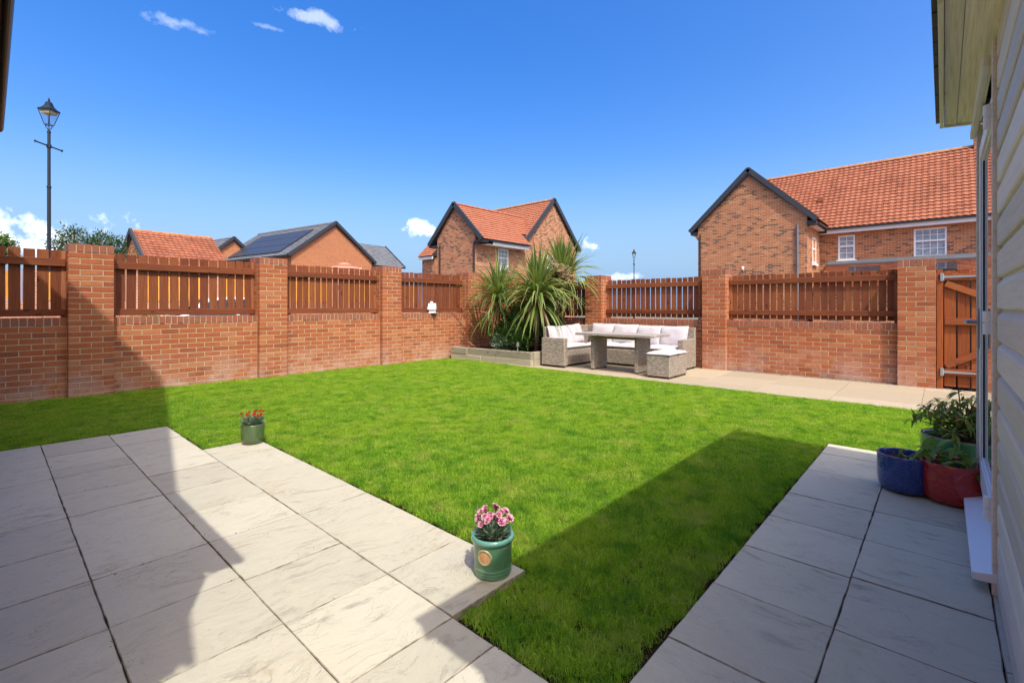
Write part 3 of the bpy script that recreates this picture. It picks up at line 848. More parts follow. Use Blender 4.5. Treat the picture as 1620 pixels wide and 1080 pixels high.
m = MB(); m.prism([(DX0 - .06, YW - .02, .055), (DX0 - .06, YW + .085, .05), (DX0 - .06, YW + .085, .078), (DX0 - .06, YW - .02, .098)], (DX1 - DX0 + .03, 0, 0)); m.build('door_sill', M_WHITE, gr)
# eaves
ZF = 2.347
m = MB(); m.chbox(X0 - .02, X1 + .0, -.003, .016, ZF, ZF + .15, .002); m.build('fascia', M_FASCIA, gr)
sl = .025 / .17
for ya, yb in ((-.005, -.062), (-.064, YW)):
    m = MB(); m.prism([(X0, ya, ZF + .012 + (ya + .004) * sl), (X0, yb, ZF + .012 + (yb + .004) * sl), (X0, yb, ZF + .03 + (yb + .004) * sl), (X0, ya, ZF + .03 + (ya + .004) * sl)], (X1 - X0 - .024, 0, 0))
    if ya < -.05: m.v = [(x, y, z + .006) for x, y, z in m.v]
    m.build('soffit_board', M_SOFFIT, gr)
m = MB(); m.prism([(X1 - .022, -.004, ZF), (X1 - .022, -3.1, ZF - .30), (X1 - .022, -3.1, ZF - .15), (X1 - .022, -.004, ZF + .145)], (.021, 0, 0)); m.build('bargeboard', M_FASCIA, gr)
m = MB(); m.prism([(X0 - .03, .034, ZF + .150), (X0 - .03, -3.15, ZF - .14), (X0 - .03, -3.15, ZF - .115), (X0 - .03, .034, ZF + .172)], (X1 - X0 + .045, 0, 0))
m.build('roof', M_DARKGREY, gr)
m = MB()
for k in range(26):
    x = X0 + .02 + k * .148
    m.chbox(x, x + .14, .017, .036, ZF + .070 + R.uniform(-.004, .004), ZF + .149, .002)
m.build('roof_edge', M_DARKGREY, gr)

# ------------------------------------------------------------------ own house behind the camera (its eave shows at top left, its shadow falls on the patio)
XG, YA, ZA, SLP = -.40, 4.29, 7.42, 1.10
ZE = 2.95; HALF = (ZA - ZE) / SLP
hs = thing('brick_house', 'own brick house at the patio edge, black gutter and cream soffit overhead', 'house', (-4, YA, 0))
m = MB(); m.prism([(XG - .08, YA - HALF + .3, -.1), (XG - .08, YA + HALF - .3, -.1), (XG - .08, YA + HALF - .3, ZE + .1), (XG - .08, YA, ZA - .25), (XG - .08, YA - HALF + .3, ZE + .1)], (-7.5, 0, 0)); m.build('wall', M_HBR, hs)
for sg in (-1, 1):
    m = MB(); y1 = YA + sg * HALF
    m.prism([(XG, YA, ZA), (XG, y1, ZE), (XG, y1, ZE - .16), (XG, YA, ZA - .22)], (-7.8, 0, 0)); m.build('roof', M_TILE, hs)
    m = MB(); m.beam((XG + .012, YA, ZA - .1), (XG + .012, y1, ZE - .1), .022, .2); m.build('bargeboard', M_DARKGREY, hs)
m = MB(); m.box(XG - .079, -.06, .99, 5.2, -.1, 2.46); m.build('porch', M_HBR, hs)
m = MB(); m.prism([(.045, .97, 2.56), (XG - .07, .97, 2.86), (XG - .07, .97, 2.70), (.03, .97, 2.52)], (0, 4.30, 0)); m.build('porch_roof', M_TILE, hs)
m = MB(); m.box(-.058, .018, .975, 5.26, 2.50, 2.515); m.build('soffit', M_FASCIA, hs)
m = MB(); m.box(.018, .034, .975, 5.26, 2.49, 2.60); m.build('fascia', M_BLACK, hs)
m = MB(); n = 8
pr = [(.036 + .042 * (1 - math.cos(math.pi * k / n)) / 2, 2.555 - .038 * math.sin(math.pi * k / n)) for k in range(n + 1)]
pr += [(x * .94 + .003, z + .004) for x, z in pr[::-1]]
m.prism([(x, .96, z) for x, z in pr], (0, 4.32, 0)); m.build('gutter', M_BLACK, hs)

# ------------------------------------------------------------------ planter of sleepers in the corner
pl = thing('raised_planter', 'weathered timber sleeper bed in the wall corner holding the spiky plants', 'planter', (7.6, 7.3, 0))
for r in range(2):
    z0 = -.02 + r * .148
    cuts = [6.16, 7.52 + (.42 if r else 0), 8.46]
    for a, b in zip(cuts, cuts[1:]):
        L = b - a - .006
        m = MB(); m.chbox(-.06, .06, -L / 2, L / 2, 0, .144, .006)
        put('sleeper', m.mesh('sleeper', M_SLEEPER), pl, (7.37 + (a - 6.16) * -.055 + R.uniform(-.003, .003), (a + b) / 2, z0), (0, 0, .055))
    m = MB(); m.chbox(-.72, .72, -.06, .06, 0, .144, .006)
    put('sleeper', m.mesh('sleeper', M_SLEEPER), pl, (8.16, 6.20, z0))
m = MB(); m.poly([(7.40, 6.24, .20), (9.45, 6.24, .20), (9.45, 8.56, .20), (7.27, 8.56, .20)]); nz = len(m.v)
m = MB()
NX, NY = 26, 26
vv = [(7.36 + (9.455 - 7.36) * i / NX, 6.24 + (8.565 - 6.24) * j / NY, .205 + .05 * mnoise.noise(Vector((i * .35, j * .35, 2)))) for j in range(NY + 1) for i in range(NX + 1)]
m.add(vv, [(j * (NX + 1) + i, j * (NX + 1) + i + 1, (j + 1) * (NX + 1) + i + 1, (j + 1) * (NX + 1) + i) for j in range(NY) for i in range(NX)])
m.build('soil_bed', M_SOIL, pl, smooth=True)

# ------------------------------------------------------------------ strap leaf plants
def strap(L, w, e0, bend, fold=.35, n=9, twist=0.):
    m = MB(); x = z = 0.; vs = []; uvw = []
    for i in range(n + 1):
        s = i / n; e = rad(e0 - bend * s ** 1.25)
        ww = w * (.45 + .55 * min(1, s * 4)) * (1 - max(0, (s - .45) / .55) ** 1.6) * .5 + .0006
        tw = twist * s
        for a in (-1, 0, 1):
            dz = abs(a) * ww * fold
            vs.append((x - math.sin(e) * dz, a * ww * math.cos(tw), z + math.cos(e) * dz + a * ww * math.sin(tw))); uvw.append((a, s))
        x += math.cos(e) * L / n; z += math.sin(e) * L / n
    fs = []
    for i in range(n):
        for a in (0, 1):
            k = i * 3 + a; fs.append((k, k + 1, k + 4, k + 3))
    m.add(vs, fs); m.uvw = uvw
    return m
def strap_mesh(name, mat, *a, **k):
    m = strap(*a, **k); me = m.mesh(name, mat, True)
    d = me.uv_layers[0].data
    for l in me.loops: d[l.index].uv = m.uvw[l.vertex_index]
    return me
LV = {}
for key, e0, bend in (('up', 82, 8), ('up2', 72, 16), ('mid', 62, 48), ('arch', 52, 92), ('low', 30, 102), ('flat', 6, 78), ('hang', -32, 44)):
    LV[key] = [strap_mesh('leaf', M_CORD, L, w, e0 + de, bend + db, twist=tw) for (L, w, de, db, tw) in ((.95, .040, 0, 0, .25), (.82, .036, 3, 10, -.35), (1.05, .044, -3, -6, .1), (.90, .034, 5, 18, .6))]
for key, e0, bend in (('dead', -50, 38), ('dead2', -15, 75)):
    LV[key] = [strap_mesh('leaf', M_CORDY, L, .040, e0, bend, twist=.6) for L in (.65, .78, .9)]
def cordyline(label, base, crown, spec, sc=1., lean=(0, 0), up_len=1.):
    root = thing('cordyline', label, 'plant', base, 'cordylines in the raised planter')
    b, c = Vector(base), Vector(crown)
    m = MB(); m.tube([b - Vector((0, 0, .05)), b.lerp(c, .5) + Vector((.02, -.02, 0)), c - Vector((0, 0, .02))], [.05, .042, .035], 9); m.build('trunk', M_BARK, root, smooth=True)
    ga = 2.39996; k = 0
    for key, n in spec:
        for i in range(n):
            a = k * ga + R.uniform(-.35, .35); k += 1
            o = put('leaf', R.choice(LV[key]), root, tuple(c + Vector((math.cos(a) * .02, math.sin(a) * .02, R.uniform(-.07, .05) - (.10 if key in ('hang', 'dead') else 0)))), (R.uniform(-.12, .12) + lean[0], R.uniform(-.14, .14) + lean[1], a))
            s = sc * R.uniform(.82, 1.12) * (up_len if key in ('up', 'up2') else 1)
            o.scale = (s, sc * R.uniform(.9, 1.15), s)
    return root
cordyline('left spiky cordyline with arching striped leaves at the planter end', (7.92, 7.66, .2), (7.92, 7.62, 1.35), (('up', 34), ('up2', 30), ('mid', 28), ('arch', 40), ('low', 46), ('flat', 30), ('hang', 24), ('dead', 14)), 1.06)
cordyline('middle cordyline with broad drooping leaves hanging over the planter front beside the sofa', (7.92, 6.50, .2), (7.90, 6.44, 1.42), (('up', 34), ('up2', 36), ('mid', 36), ('arch', 50), ('low', 52), ('flat', 38), ('hang', 30), ('dead', 14), ('dead2', 8)), 1.08)
cordyline('tallest cordyline at the back corner by the wall, its spikes above the fence', (9.0, 6.62, .2), (8.98, 6.55, 1.80), (('up', 56), ('up2', 54), ('mid', 44), ('arch', 34), ('low', 30), ('flat', 24), ('hang', 24), ('dead', 24)), 1.06, up_len=1.02)
# faded flower stalk
fs_ = thing('flower_stalk', 'bushy faded brown flower spray in front of the tallest cordyline', 'flower stalk', (8.75, 6.65, .2))
m = MB(); c = Vector((8.27, 6.20, 1.97))
m.tube([(8.75, 6.45, 1.2), (8.5, 6.32, 1.6), c], [.014, .012, .006], 6); m.build('stem', M_FLOWERHEAD, fs_)
m = MB()
for k in range(110):
    d = Vector((R.gauss(0, 1), R.gauss(0, 1), R.gauss(.25, .8))).normalized()
    p0 = Vector((8.40, 6.28, 1.72)).lerp(c, R.uniform(.1, .9)); L = R.uniform(.22, .42)
    p1 = p0 + d * L * .6; p2 = p0 + d * L + Vector((0, 0, -.04))
    m.tube([p0, p1, p2], [.004, .003, .002], 3)
    for q in range(34):
        t = R.uniform(.2, 1); p = (p0.lerp(p1, t / .6) if t < .6 else p1.lerp(p2, (t - .6) / .4))
        e = Vector((R.gauss(0, 1), R.gauss(0, 1), R.gauss(0, 1))).normalized()
        s = R.uniform(.03, .075); f = e.orthogonal().normalized() * .007
        m.add([p - f, p + f, p + e * s + f * .7, p + e * s - f * .7], [(0, 1, 2, 3)])
m.build('spray', M_FLOWERHEAD, fs_)

def leaf_quad(m, p, d, n, L, w):
    """small folded pointed leaf at p along d"""
    s = d.cross(n).normalized() * w / 2; n = s.cross(d).normalized()
    m.add([p, p + d * L * .45 + s + n * w * .2, p + d * L, p + d * L * .45 - s + n * w * .2, p + d * L * .5], [(0, 1, 4), (1, 2, 4), (2, 3, 4), (3, 0, 4)])
def rdir(up=.0):
    while True:
        v = Vector((R.uniform(-1, 1), R.uniform(-1, 1), R.uniform(-1, 1)))
        if .1 < v.length < 1: break
    v.normalize(); v.z += up; return v.normalized()
def foliage(blobs, n, L, w, dens=1.8):
    """leaves spread through uneven blobs: mostly near their skin"""
    m = MB(); tot = sum(b[3] ** 2 for b in blobs)
    for (x, y, z, r, sq) in blobs:
        for k in range(int(n * r * r / tot)):
            d = rdir(); q = r * (R.random() ** (1 / dens)) * (.75 + .5 * mnoise.noise(Vector((x + d.x * 1.6, y + d.y * 1.6, z + d.z * 1.6)) * 1.3))
            p = Vector((x + d.x * q, y + d.y * q, z + d.z * q * sq))
            e = (d + rdir() * .9 + Vector((0, 0, .15))).normalized()
            leaf_quad(m, p, e, rdir(.6), L * R.uniform(.6, 1.25), w * R.uniform(.7, 1.2))
    return m
def shrub(label, base, blobs, n, L, w, mat=None, cat='shrub', name='shrub', stems=5, group=None):
    root = thing(name, label, cat, base, group)
    m = MB(); b = Vector(base)
    for (x, y, z, r, sq) in blobs:
        for k in range(2):
            t = Vector((x, y, z)) + rdir() * r * .6
            mid = b.lerp(t, .5) + rdir() * r * .2
            m.tube([b, mid, t], [.010, .007, .003], 4)
    m.build('stem', M_BARK, root)
    foliage(blobs, n, L, w).build('foliage', mat or M_SHRUB, root)
    return root
shrub('dense dark green shrub filling the planter between the two front cordylines', (8.0, 7.05, .2),
      [(7.85, 7.15, .52, .36, 1.0), (8.0, 6.85, .85, .42, 1.0), (7.8, 6.8, .45, .30, 1.0), (8.3, 7.15, .85, .46, 1.1), (8.3, 6.55, .62, .36, 1.1), (8.8, 6.9, .9, .5, 1.1), (8.45, 7.3, 1.0, .48, 1.0), (8.45, 6.7, 1.05, .45, 1.0), (8.9, 7.7, .85, .5, 1.1), (8.05, 7.35, .75, .36, 1.1), (7.78, 6.72, .62, .34, 1.1), (7.82, 7.5, .6, .3, 1.1), (8.2, 6.42, .7, .3, 1.1)], 15000, .075, .042)
shrub('low greyish leafy plant with long leaves near the left planter edge', (7.66, 7.35, .2), [(7.62, 7.32, .40, .17, 1.15), (7.66, 7.18, .34, .15, 1.1)], 700, .10, .026, M_CARNLEAF, 'plant', 'leafy_plant')
# small solar light
sl_ = thing('garden_light', 'small steel garden spike light standing in the planter', 'garden light', (7.47, 6.62, .2))
m = MB(); m.lathe([(.012, -.02), (.012, .16)], 8, 7.47, 6.62); m.v = [(x, y, z + .2) for x, y, z in m.v]; m.build('spike', M_IRON, sl_)
m = MB(); m.lathe([(0, .36), (.03, .362), (.033, .372), (.033, .43), (.036, .432), (.036, .444), (0, .455)], 14, 7.47, 6.62); m.build('lantern_head', M_IRON, sl_, smooth=False)

# ------------------------------------------------------------------ rattan furniture
def rbox(parent, name, x0, x1, y0, y1, z0, z1, mat=None, c=.010):
    m = MB(); m.chbox(x0, x1, y0, y1, z0, z1, c); return m.build(name, mat or M_WEAVE, parent)
sofa = thing('corner_sofa', 'L-shaped grey rattan corner sofa standing on the path against the brick wall', 'sofa', (8.7, 5.2, 0))
rbox(sofa, 'armrest', 7.585, 7.70, 5.50, 6.07, .03, .575)
rbox(sofa, 'seat_base', 7.705, 8.66, 5.56, 6.05, .035, .33)
rbox(sofa, 'backrest', 7.705, 9.33, 6.052, 6.125, .03, .79)
rbox(sofa, 'seat_base', 8.665, 9.28, 3.70, 6.05, .035, .33)
rbox(sofa, 'backrest', 9.285, 9.36, 3.60, 6.05, .03, .79)
rbox(sofa, 'armrest', 8.70, 9.28, 3.58, 3.695, .03, .575)
for x, y in ((7.61, 5.53), (7.61, 6.04), (8.68, 5.58), (8.72, 3.61), (9.25, 3.61), (8.69, 4.6)):
    m = MB(); m.chbox(-.02, .02, -.02, .02, 0, .034, .003); put('foot', m.mesh('foot', M_BLACK), sofa, (x, y, -.004))

def cushion_mesh(w, d, t, puff=.5, n=14):
    """pillow: thick in the middle, thin seams, slightly wrinkled"""
    m = MB(); sd = R.uniform(0, 99); top = []; bot = []
    for j in range(n + 1):
        for i in range(n + 1):
            u, v = 2 * i / n - 1, 2 * j / n - 1
            h = ((1 - abs(u) ** 3.2) * (1 - abs(v) ** 3.2)) ** puff
            pin = 1 - .035 * (1 - abs(u * v)) * (abs(u) ** 8 + abs(v) ** 8)
            wr = .012 * mnoise.noise(Vector((u * 2.3 + sd, v * 2.3, sd)))
            x, y = u * w / 2 * pin, v * d / 2 * pin
            top.append((x, y, t / 2 * h + wr * h)); bot.append((x, y, -t / 2 * h + wr * h * .5))
    N = n + 1
    fs = [(j * N + i, j * N + i + 1, (j + 1) * N + i + 1, (j + 1) * N + i) for j in range(n) for i in range(n)]
    m.add(top, fs); m.add(bot, [f[::-1] for f in fs])
    return m
def cushion(w, d, t, loc, rot, label, name='cushion', puff=.5, group=None):
    o = put(name, cushion_mesh(w, d, t, puff).mesh(name, M_CUSH, True), None, loc, rot, label=label, cat='cushion', group=group)
    return o
SC = 'pale seat cushions on the corner sofa'; BC = 'pale back cushions along the corner sofa'
cushion(.95, .50, .11, (8.17, 5.80, .385), (0, 0, 0), 'long pale seat cushion on the short arm of the sofa, beside the planter', 'seat_cushion', .22, SC)
for k, (y, lb) in enumerate(((5.42, 'pale seat cushion in the corner of the sofa behind the table'), (4.74, 'pale seat cushion at the middle of the long sofa side, seen under the table top'), (4.06, 'pale seat cushion beside the right hand armrest of the sofa'))):
    cushion(.60, .68, .11, (8.97, y, .385), (0, 0, 0), lb, 'seat_cushion', .22, SC)
for x, lb in ((7.99, 'pale back cushion striped by plant shadows at the free end of the short side'), (8.55, 'pale back cushion on the short side nearest the sofa corner, second from the planter end')):
    cushion(.60, .44, .19, (x, 5.95, .60 + R.uniform(-.01, .01)), (rad(74), R.uniform(-.05, .05), 0), lb, 'back_cushion', .42, BC)
for y, lb in ((5.60, 'pale back cushion in the far corner of the long side, mostly behind the table top'), (5.05, 'pale back cushion second from the sofa corner on the long side'), (4.49, 'pale back cushion third from the sofa corner on the long side'), (3.98, 'pale back cushion at the armrest end of the long side')):
    cushion(.58, .46, .19, (9.17, y, .60 + R.uniform(-.01, .01)), (rad(74), R.uniform(-.05, .05), rad(-90)), lb, 'back_cushion', .42, BC)

tb = thing('garden_table', 'grey rattan dining table with plank top in front of the corner sofa', 'table', (8.0, 4.5, 0))
for y in (4.06, 4.98):
    rbox(tb, 'leg', 7.77, 8.27, y - .035, y + .035, .012, .655)
    for x in (7.79, 8.25):
        m = MB(); m.chbox(-.02, .02, -.03, .03, 0, .014, .002); put('foot', m.mesh('foot', M_BLACK), tb, (x, y, -.004))
rbox(tb, 'stretcher', 7.98, 8.06, 4.097, 4.943, .58, .654)
for k in range(6):
    x = 7.64 + .128 * k
    m = MB(); m.chbox(-.062, .062, -.78, .78, 0, .022, .003); put('plank', m.mesh('plank', M_TABLETOP), tb, (x + .062, 4.50, .675))
rbox(tb, 'top_edge', 7.63, 8.42, 3.715, 5.285, .656, .674, M_WEAVE, .006)
FS = 'rattan footstools by the table'
for k, (x0, x1, lb) in enumerate(((7.57, 7.915, 'rattan footstool with pale pad nearest the lawn'), (7.935, 8.28, 'rattan footstool with pale pad behind the first, nearer the wall'))):
    st = thing('footstool', lb, 'footstool', ((x0 + x1) / 2, 3.55, 0), FS)
    rbox(st, 'body', x0, x1, 3.35, 3.755, .022, .365)
    for x in (x0 + .03, x1 - .03):
        for y in (3.38, 3.725):
            m = MB(); m.chbox(-.018, .018, -.018, .018, 0, .024, .002); put('foot', m.mesh('foot', M_BLACK), st, (x, y, -.004))
    cushion(.37, .44, .075, ((x0 + x1) / 2, 3.553, .40), (R.uniform(-.02, .02), R.uniform(-.03, .03), 0), lb.replace('rattan footstool with pale pad', 'thin pale pad on the footstool'), 'footstool_cushion', .2, 'pads on the footstools')

# ------------------------------------------------------------------ pots and pot plants
def pot(name, label, loc, prof, mats, rimprof=None, group=None, extra=None, wob=None):
    root = thing(name, label, 'flower pot', loc, group)
    m = MB(); m.lathe(prof, 40, loc[0], loc[1]); m.v = [(x, y, z + loc[2]) for x, y, z in m.v]; m.build('body', mats[0], root, smooth=True)
    if rimprof:
        m = MB(); m.lathe(rimprof, 40, loc[0], loc[1]); m.v = [(x, y, z + loc[2]) for x, y, z in m.v]; m.build('rim', mats[1], root, smooth=True)
    return root
def soil_disc(root, loc, r, z):
    m = MB(); n = 18
    vs = [(loc[0], loc[1], z + .006)] + [(loc[0] + r * math.cos(2 * math.pi * k / n), loc[1] + r * math.sin(2 * math.pi * k / n), z + R.uniform(-.004, .004)) for k in range(n)]
    m.add(vs, [(0, 1 + k, 1 + (k + 1) % n) for k in range(n)]); m.build('soil', M_SOIL, root)
PAx, PAy = 1.535, 1.512
pA = pot('flower_pot', 'glazed green pot with a round terracotta badge on the patio corner', (PAx, PAy, .001),
         [(0, 0), (.074, 0), (.083, .005), (.085, .012), (.0815, .016), (.0855, .021), (.0855, .025), (.0815, .029), (.0855, .034), (.0855, .038), (.082, .042), (.0845, .05), (.088, .15), (.089, .158), (.078, .158), (.074, .05), (0, .045)], [M_POTGREEN, M_POTRIM],
         [(.0885, .152), (.096, .156), (.098, .165), (.096, .174), (.089, .177), (.081, .174), (.079, .155)])
soil_disc(pA, (PAx, PAy), .080, .145)
m = MB(); n = 24; ang = math.atan2(-PAy, -PAx) - .42
bd = []
for (rr, dd) in ((0, .003), (.020, .0045), (.027, .002), (.030, .0055), (.033, .0055), (.036, 0)):
    ring = []
    for k in range(n):
        t = 2 * math.pi * k / n; ux, uz = rr * math.cos(t), rr * math.sin(t)
        z = .105 + uz; br = .0845 + (z - .05) * .035 + dd + .0015; aa = ang + ux / br
        ring.append((PAx + br * math.cos(aa), PAy + br * math.sin(aa), z))
    bd += ring
m.add(bd, [(i * n + k, i * n + (k + 1) % n, (i + 1) * n + (k + 1) % n, (i + 1) * n + k) for i in range(5) for k in range(n)]); 
m.m = [1 if i < n else (0 if i < 3 * n else 1) for i in range(5 * n)]; m.m = [0] * (2 * n) + [1] * (3 * n)
m.build('badge', [M_BADGE, M_POTRIM2], pA, smooth=True)

def flower_mesh(kind):
    m = MB()
    if kind == 'pink': lay = [(.5, 14, .021, .3), (.95, 13, .020, .5), (1.25, 9, .016, .9)]
    else: lay = [(.5, 10, .018, .3), (1.0, 9, .016, .6), (1.35, 6, .012, .8)]
    uvs = []
    for (el, n, L, w) in lay:
        for k in range(n):
            a = 2 * math.pi * (k + R.random() * .5) / n; e = el + R.uniform(-.15, .15)
            d = Vector((math.cos(a) * math.cos(e), math.sin(a) * math.cos(e), math.sin(e))); s = Vector((-math.sin(a), math.cos(a), 0))
            up = s.cross(d)
            ww = 2 * math.pi * L / n * 1.15
            pts = [Vector((0, 0, 0)), d * L * .55 + s * ww * .3, d * L * .55 - s * ww * .3]
            tip = [d * L * (1 + R.uniform(-.1, .12)) + s * ww * f + up * R.uniform(-.004, .004) for f in (.55, .2, -.2, -.55)]
            m.add(pts + tip, [(0, 2, 1), (1, 2, 6, 5), (1, 5, 4), (1, 4, 3)])
            uvs += [0, .55, .55, 1, 1, 1, 1]
    # calyx
    m.lathe([(.002, -.018), (.005, -.012), (.006, 0)], 6); uvs += [-1] * 18
    m.uvr = uvs
    return m
def petal_mat(kind):
    mm, g, b = material('carnation_petal_' + kind, rough=.65, spec=.2)
    u = g.xyz(g.uv())[0]
    if kind == 'pink': c = g.ramp(g.math('ADD', u, g.math('MULTIPLY', g.math('SUBTRACT', g.noise(g.obj(), 160, 2), .5), .45)), [(.0, (.09, .16, .06)), (.02, (.20, .008, .03)), (.55, (.34, .012, .06)), (.76, (.50, .06, .16)), (.93, (.74, .36, .48)), (1, (.86, .66, .72))])
    else: c = g.ramp(u, [(0, (.10, .17, .08)), (.02, (.22, .005, .004)), (1, (.62, .02, .015))])
    g.set(b.inputs['Base Color'], c)
    return mm
def flower_me(kind, mat):
    f = flower_mesh(kind); me = f.mesh('flower', mat, False); d = me.uv_layers[0].data
    for l in me.loops: d[l.index].uv = (max(0, f.uvr[l.vertex_index]), 0)
    return me
M_PINK = petal_mat('pink'); M_RED = petal_mat('red')
FL = {k: [flower_me(k, mt) for _ in range(4)] for k, mt in (('pink', M_PINK), ('red', M_RED))}
def carnation(label, base, kind, r, h, nf, sc, nleaf):
    root = thing('carnation_plant', label, 'flowers', base)
    b = Vector(base); lm = MB(); sm = MB()
    for k in range(nleaf):
        a = R.uniform(0, 6.283); q = r * math.sqrt(R.random()) * .8
        p = b + Vector((math.cos(a) * q, math.sin(a) * q, R.uniform(0, h * .45)))
        d = (Vector((math.cos(a), math.sin(a), 0)) * R.uniform(.2, 1.1) + Vector((0, 0, R.uniform(.3, 1.2))) + rdir() * .4).normalized()
        leaf_quad(lm, p, d, rdir(), R.uniform(.035, .07), R.uniform(.005, .009))
    for k in range(nf):
        a = 2.4 * k + R.uniform(-.4, .4); q = r * 1.25 * math.sqrt((k + .6) / nf)
        t = b + Vector((math.cos(a) * q, math.sin(a) * q, h * R.uniform(.72, 1.06) - q * .25))
        sm.tube([b + (t - b) * .05, b.lerp(t, .5) + Vector((0, 0, .02)), t - Vector((0, 0, .012))], .0017, 4)
        out = Vector((math.cos(a) * .6 - .25, math.sin(a) * .6 - .25, .7)).normalized()
        o = put('flower', R.choice(FL[kind]), root, tuple(t), out.to_track_quat('Z', 'Y').to_euler())
        o.scale = [sc * R.uniform(.8, 1.15)] * 3
        if k % 3 == 0:                                   # buds
            tb_ = t + Vector((R.uniform(-.03, .03), R.uniform(-.03, .03), R.uniform(-.03, .02)))
            sm.tube([b.lerp(tb_, .3), tb_ - Vector((0, 0, .012))], .0015, 4); sm.tube([tb_ - Vector((0, 0, .012)), tb_, tb_ + Vector((0, 0, .008))], [.003, .005, .002], 5)
    sm.build('stem', M_CARNLEAF, root); lm.build('leaves', M_CARNLEAF, root)
    return root
carnation('pink and white carnations in the badge pot', (PAx, PAy, .15), 'pink', .064, .13, 21, .84, 420)
PBx, PBy = 1.57, 4.52
pB = pot('flower_pot', 'dull green pot on the inner patio corner at the lawn edge', (PBx, PBy, .001),
         [(0, 0), (.078, 0), (.085, .006), (.091, .05), (.094, .158), (.092, .166), (.084, .166), (.080, .05), (0, .045)], [M_POTDULL])
soil_disc(pB, (PBx, PBy), .084, .14)
carnation('small red carnations in the dull green pot', (PBx, PBy, .145), 'red', .078, .14, 16, .78, 420)

def bowl_prof(r, h, rb, belly=1.0):
    return [(0, 0), (rb, 0), (rb + (r - rb) * .5, h * .035), (rb + (r - rb) * .82, h * .12), (r * .985, h * .27), (r * belly, h * .5), (r * belly, h * .8), (r, h * .93), (r * 1.0, h * .98), (r * .985, h), (r * .93, h), (r * .915, h * .95), (r * .93, h * .5), (r * .7, h * .2), (0, h * .18)]
BLx, BLy = 4.03, .185
pb = pot('flower_pot', 'shiny dark blue pot at the end of the right patio beside the lawn', (BLx, BLy, .001), bowl_prof(.148, .238, .085), [M_POTBLUE])
soil_disc(pb, (BLx, BLy), .135, .20)
RDx, RDy = 4.0, -.040
rdp = pot('flower_pot', 'shiny red pot between the blue pot and the white door sill', (RDx, RDy, .001), bowl_prof(.155, .245, .095), [M_POTRED])
soil_disc(rdp, (RDx, RDy), .147, .205)
BGx, BGy = 4.56, -.12
bgp = pot('flower_pot', 'large green pot behind the red one, holding the big leafy bush', (BGx, BGy, -.004), bowl_prof(.245, .305, .15, 1.0), [M_POTBIG, M_POTCLAY], [(.232, .290), (.241, .304), (.232, .308), (.226, .295)])
soil_disc(bgp, (BGx, BGy), .225, .265)

def oleaf(L, w, droop=.35, n=5):
    m = MB(); vs = []
    for i in range(n + 1):
        s = i / n; ww = w / 2 * math.sin(math.pi * (s ** .8 * .96 + .02)) + .0004
        x = L * s; z = -droop * L * s * s
        vs += [(x, -ww, z + ww * .25), (x, 0, z), (x, ww, z + ww * .25)]
    m.add(vs, [(i * 3 + a, i * 3 + a + 3, i * 3 + a + 4, i * 3 + a + 1) for i in range(n) for a in (0, 1)])
    return m
LF = {nm: [oleaf(L, w, d).mesh('leaf', mt, True) for L, w, d in sp] for nm, mt, sp in (
    ('pieris', M_POTLEAF, ((.085, .024, .3), (.075, .020, .5), (.095, .026, .7))), ('choisya', M_POTLEAF2, ((.085, .032, .3), (.095, .034, .6), (.075, .03, .2))))}
def whorl_plant(label, name, base, tips, key, per, sc=1.):
    root = thing(name, label, 'plant', base)
    b = Vector(base); m = MB(); cnt = 0
    for t in tips:
        t = Vector(t); mid = b.lerp(t, .55) + Vector((0, 0, .03)) + rdir() * .02
        m.tube([b, mid, t], [.006, .0045, .003], 5)
        axis = (t - mid).normalized(); axis = (axis + Vector((0, 0, .4))).normalized()
        sd = axis.orthogonal().normalized()
        for k in range(per):
            if cnt >= 296: break
            a = k * 2.4 + R.uniform(-.3, .3); el = R.choice((.15, .35, .65, -.1)) + R.uniform(-.15, .15)
            d = (Matrix.Rotation(a, 3, axis) @ sd) * math.cos(el) + axis * math.sin(el)
            o = put('leaf', R.choice(LF[key]), root, tuple(t - axis * R.uniform(0, .035)), d.to_track_quat('X', 'Z').to_euler())
            s = sc * R.uniform(.75, 1.15); o.scale = (s, s, s); cnt += 1
    m.build('stem', M_BARK if key == 'pieris' else M_CARNLEAF, root)
    return root
tips = []
for k in range(33):
    a = k * 2.4; q = .30 * math.sqrt((k + .5) / 33)
    tips.append((BGx + math.cos(a) * q * .98, BGy + math.sin(a) * q * .98, .65 - q * .75 + R.uniform(-.08, .03)))
whorl_plant('bush with whorls of narrow dark leaves in the large green pot', 'pot_shrub', (BGx, BGy, .27), tips, 'pieris', 9, .86)
m = foliage([(BGx, BGy, .42, .17, .8), (BGx - .08, BGy + .1, .40, .13, .8), (BGx + .05, BGy - .1, .4, .13, .8)], 520, .055, .018)
ul = bpy.data.objects['pot_shrub']; m.build('leaves', M_POTLEAF, ul, kind='stuff')
tips = [(RDx - .04, RDy + .13, .30), (RDx - .09, RDy + .02, .27), (RDx + .02, RDy + .05, .31), (RDx - .02, RDy - .05, .29), (RDx + .07, RDy + .10, .31), (RDx - .10, RDy - .08, .26)]
whorl_plant('pale leafed plant with hanging leaves in the red pot', 'leafy_plant', (RDx, RDy, .205), tips, 'choisya', 8, 1.12)
tips = [(BLx + .03, BLy - .11, .25), (BLx + .0, BLy - .07, .235), (BLx - .02, BLy + .03, .225)]
whorl_plant('few small shoots sprouting in the dark blue pot', 'leafy_plant', (BLx, BLy, .20), tips, 'choisya', 4, .62)

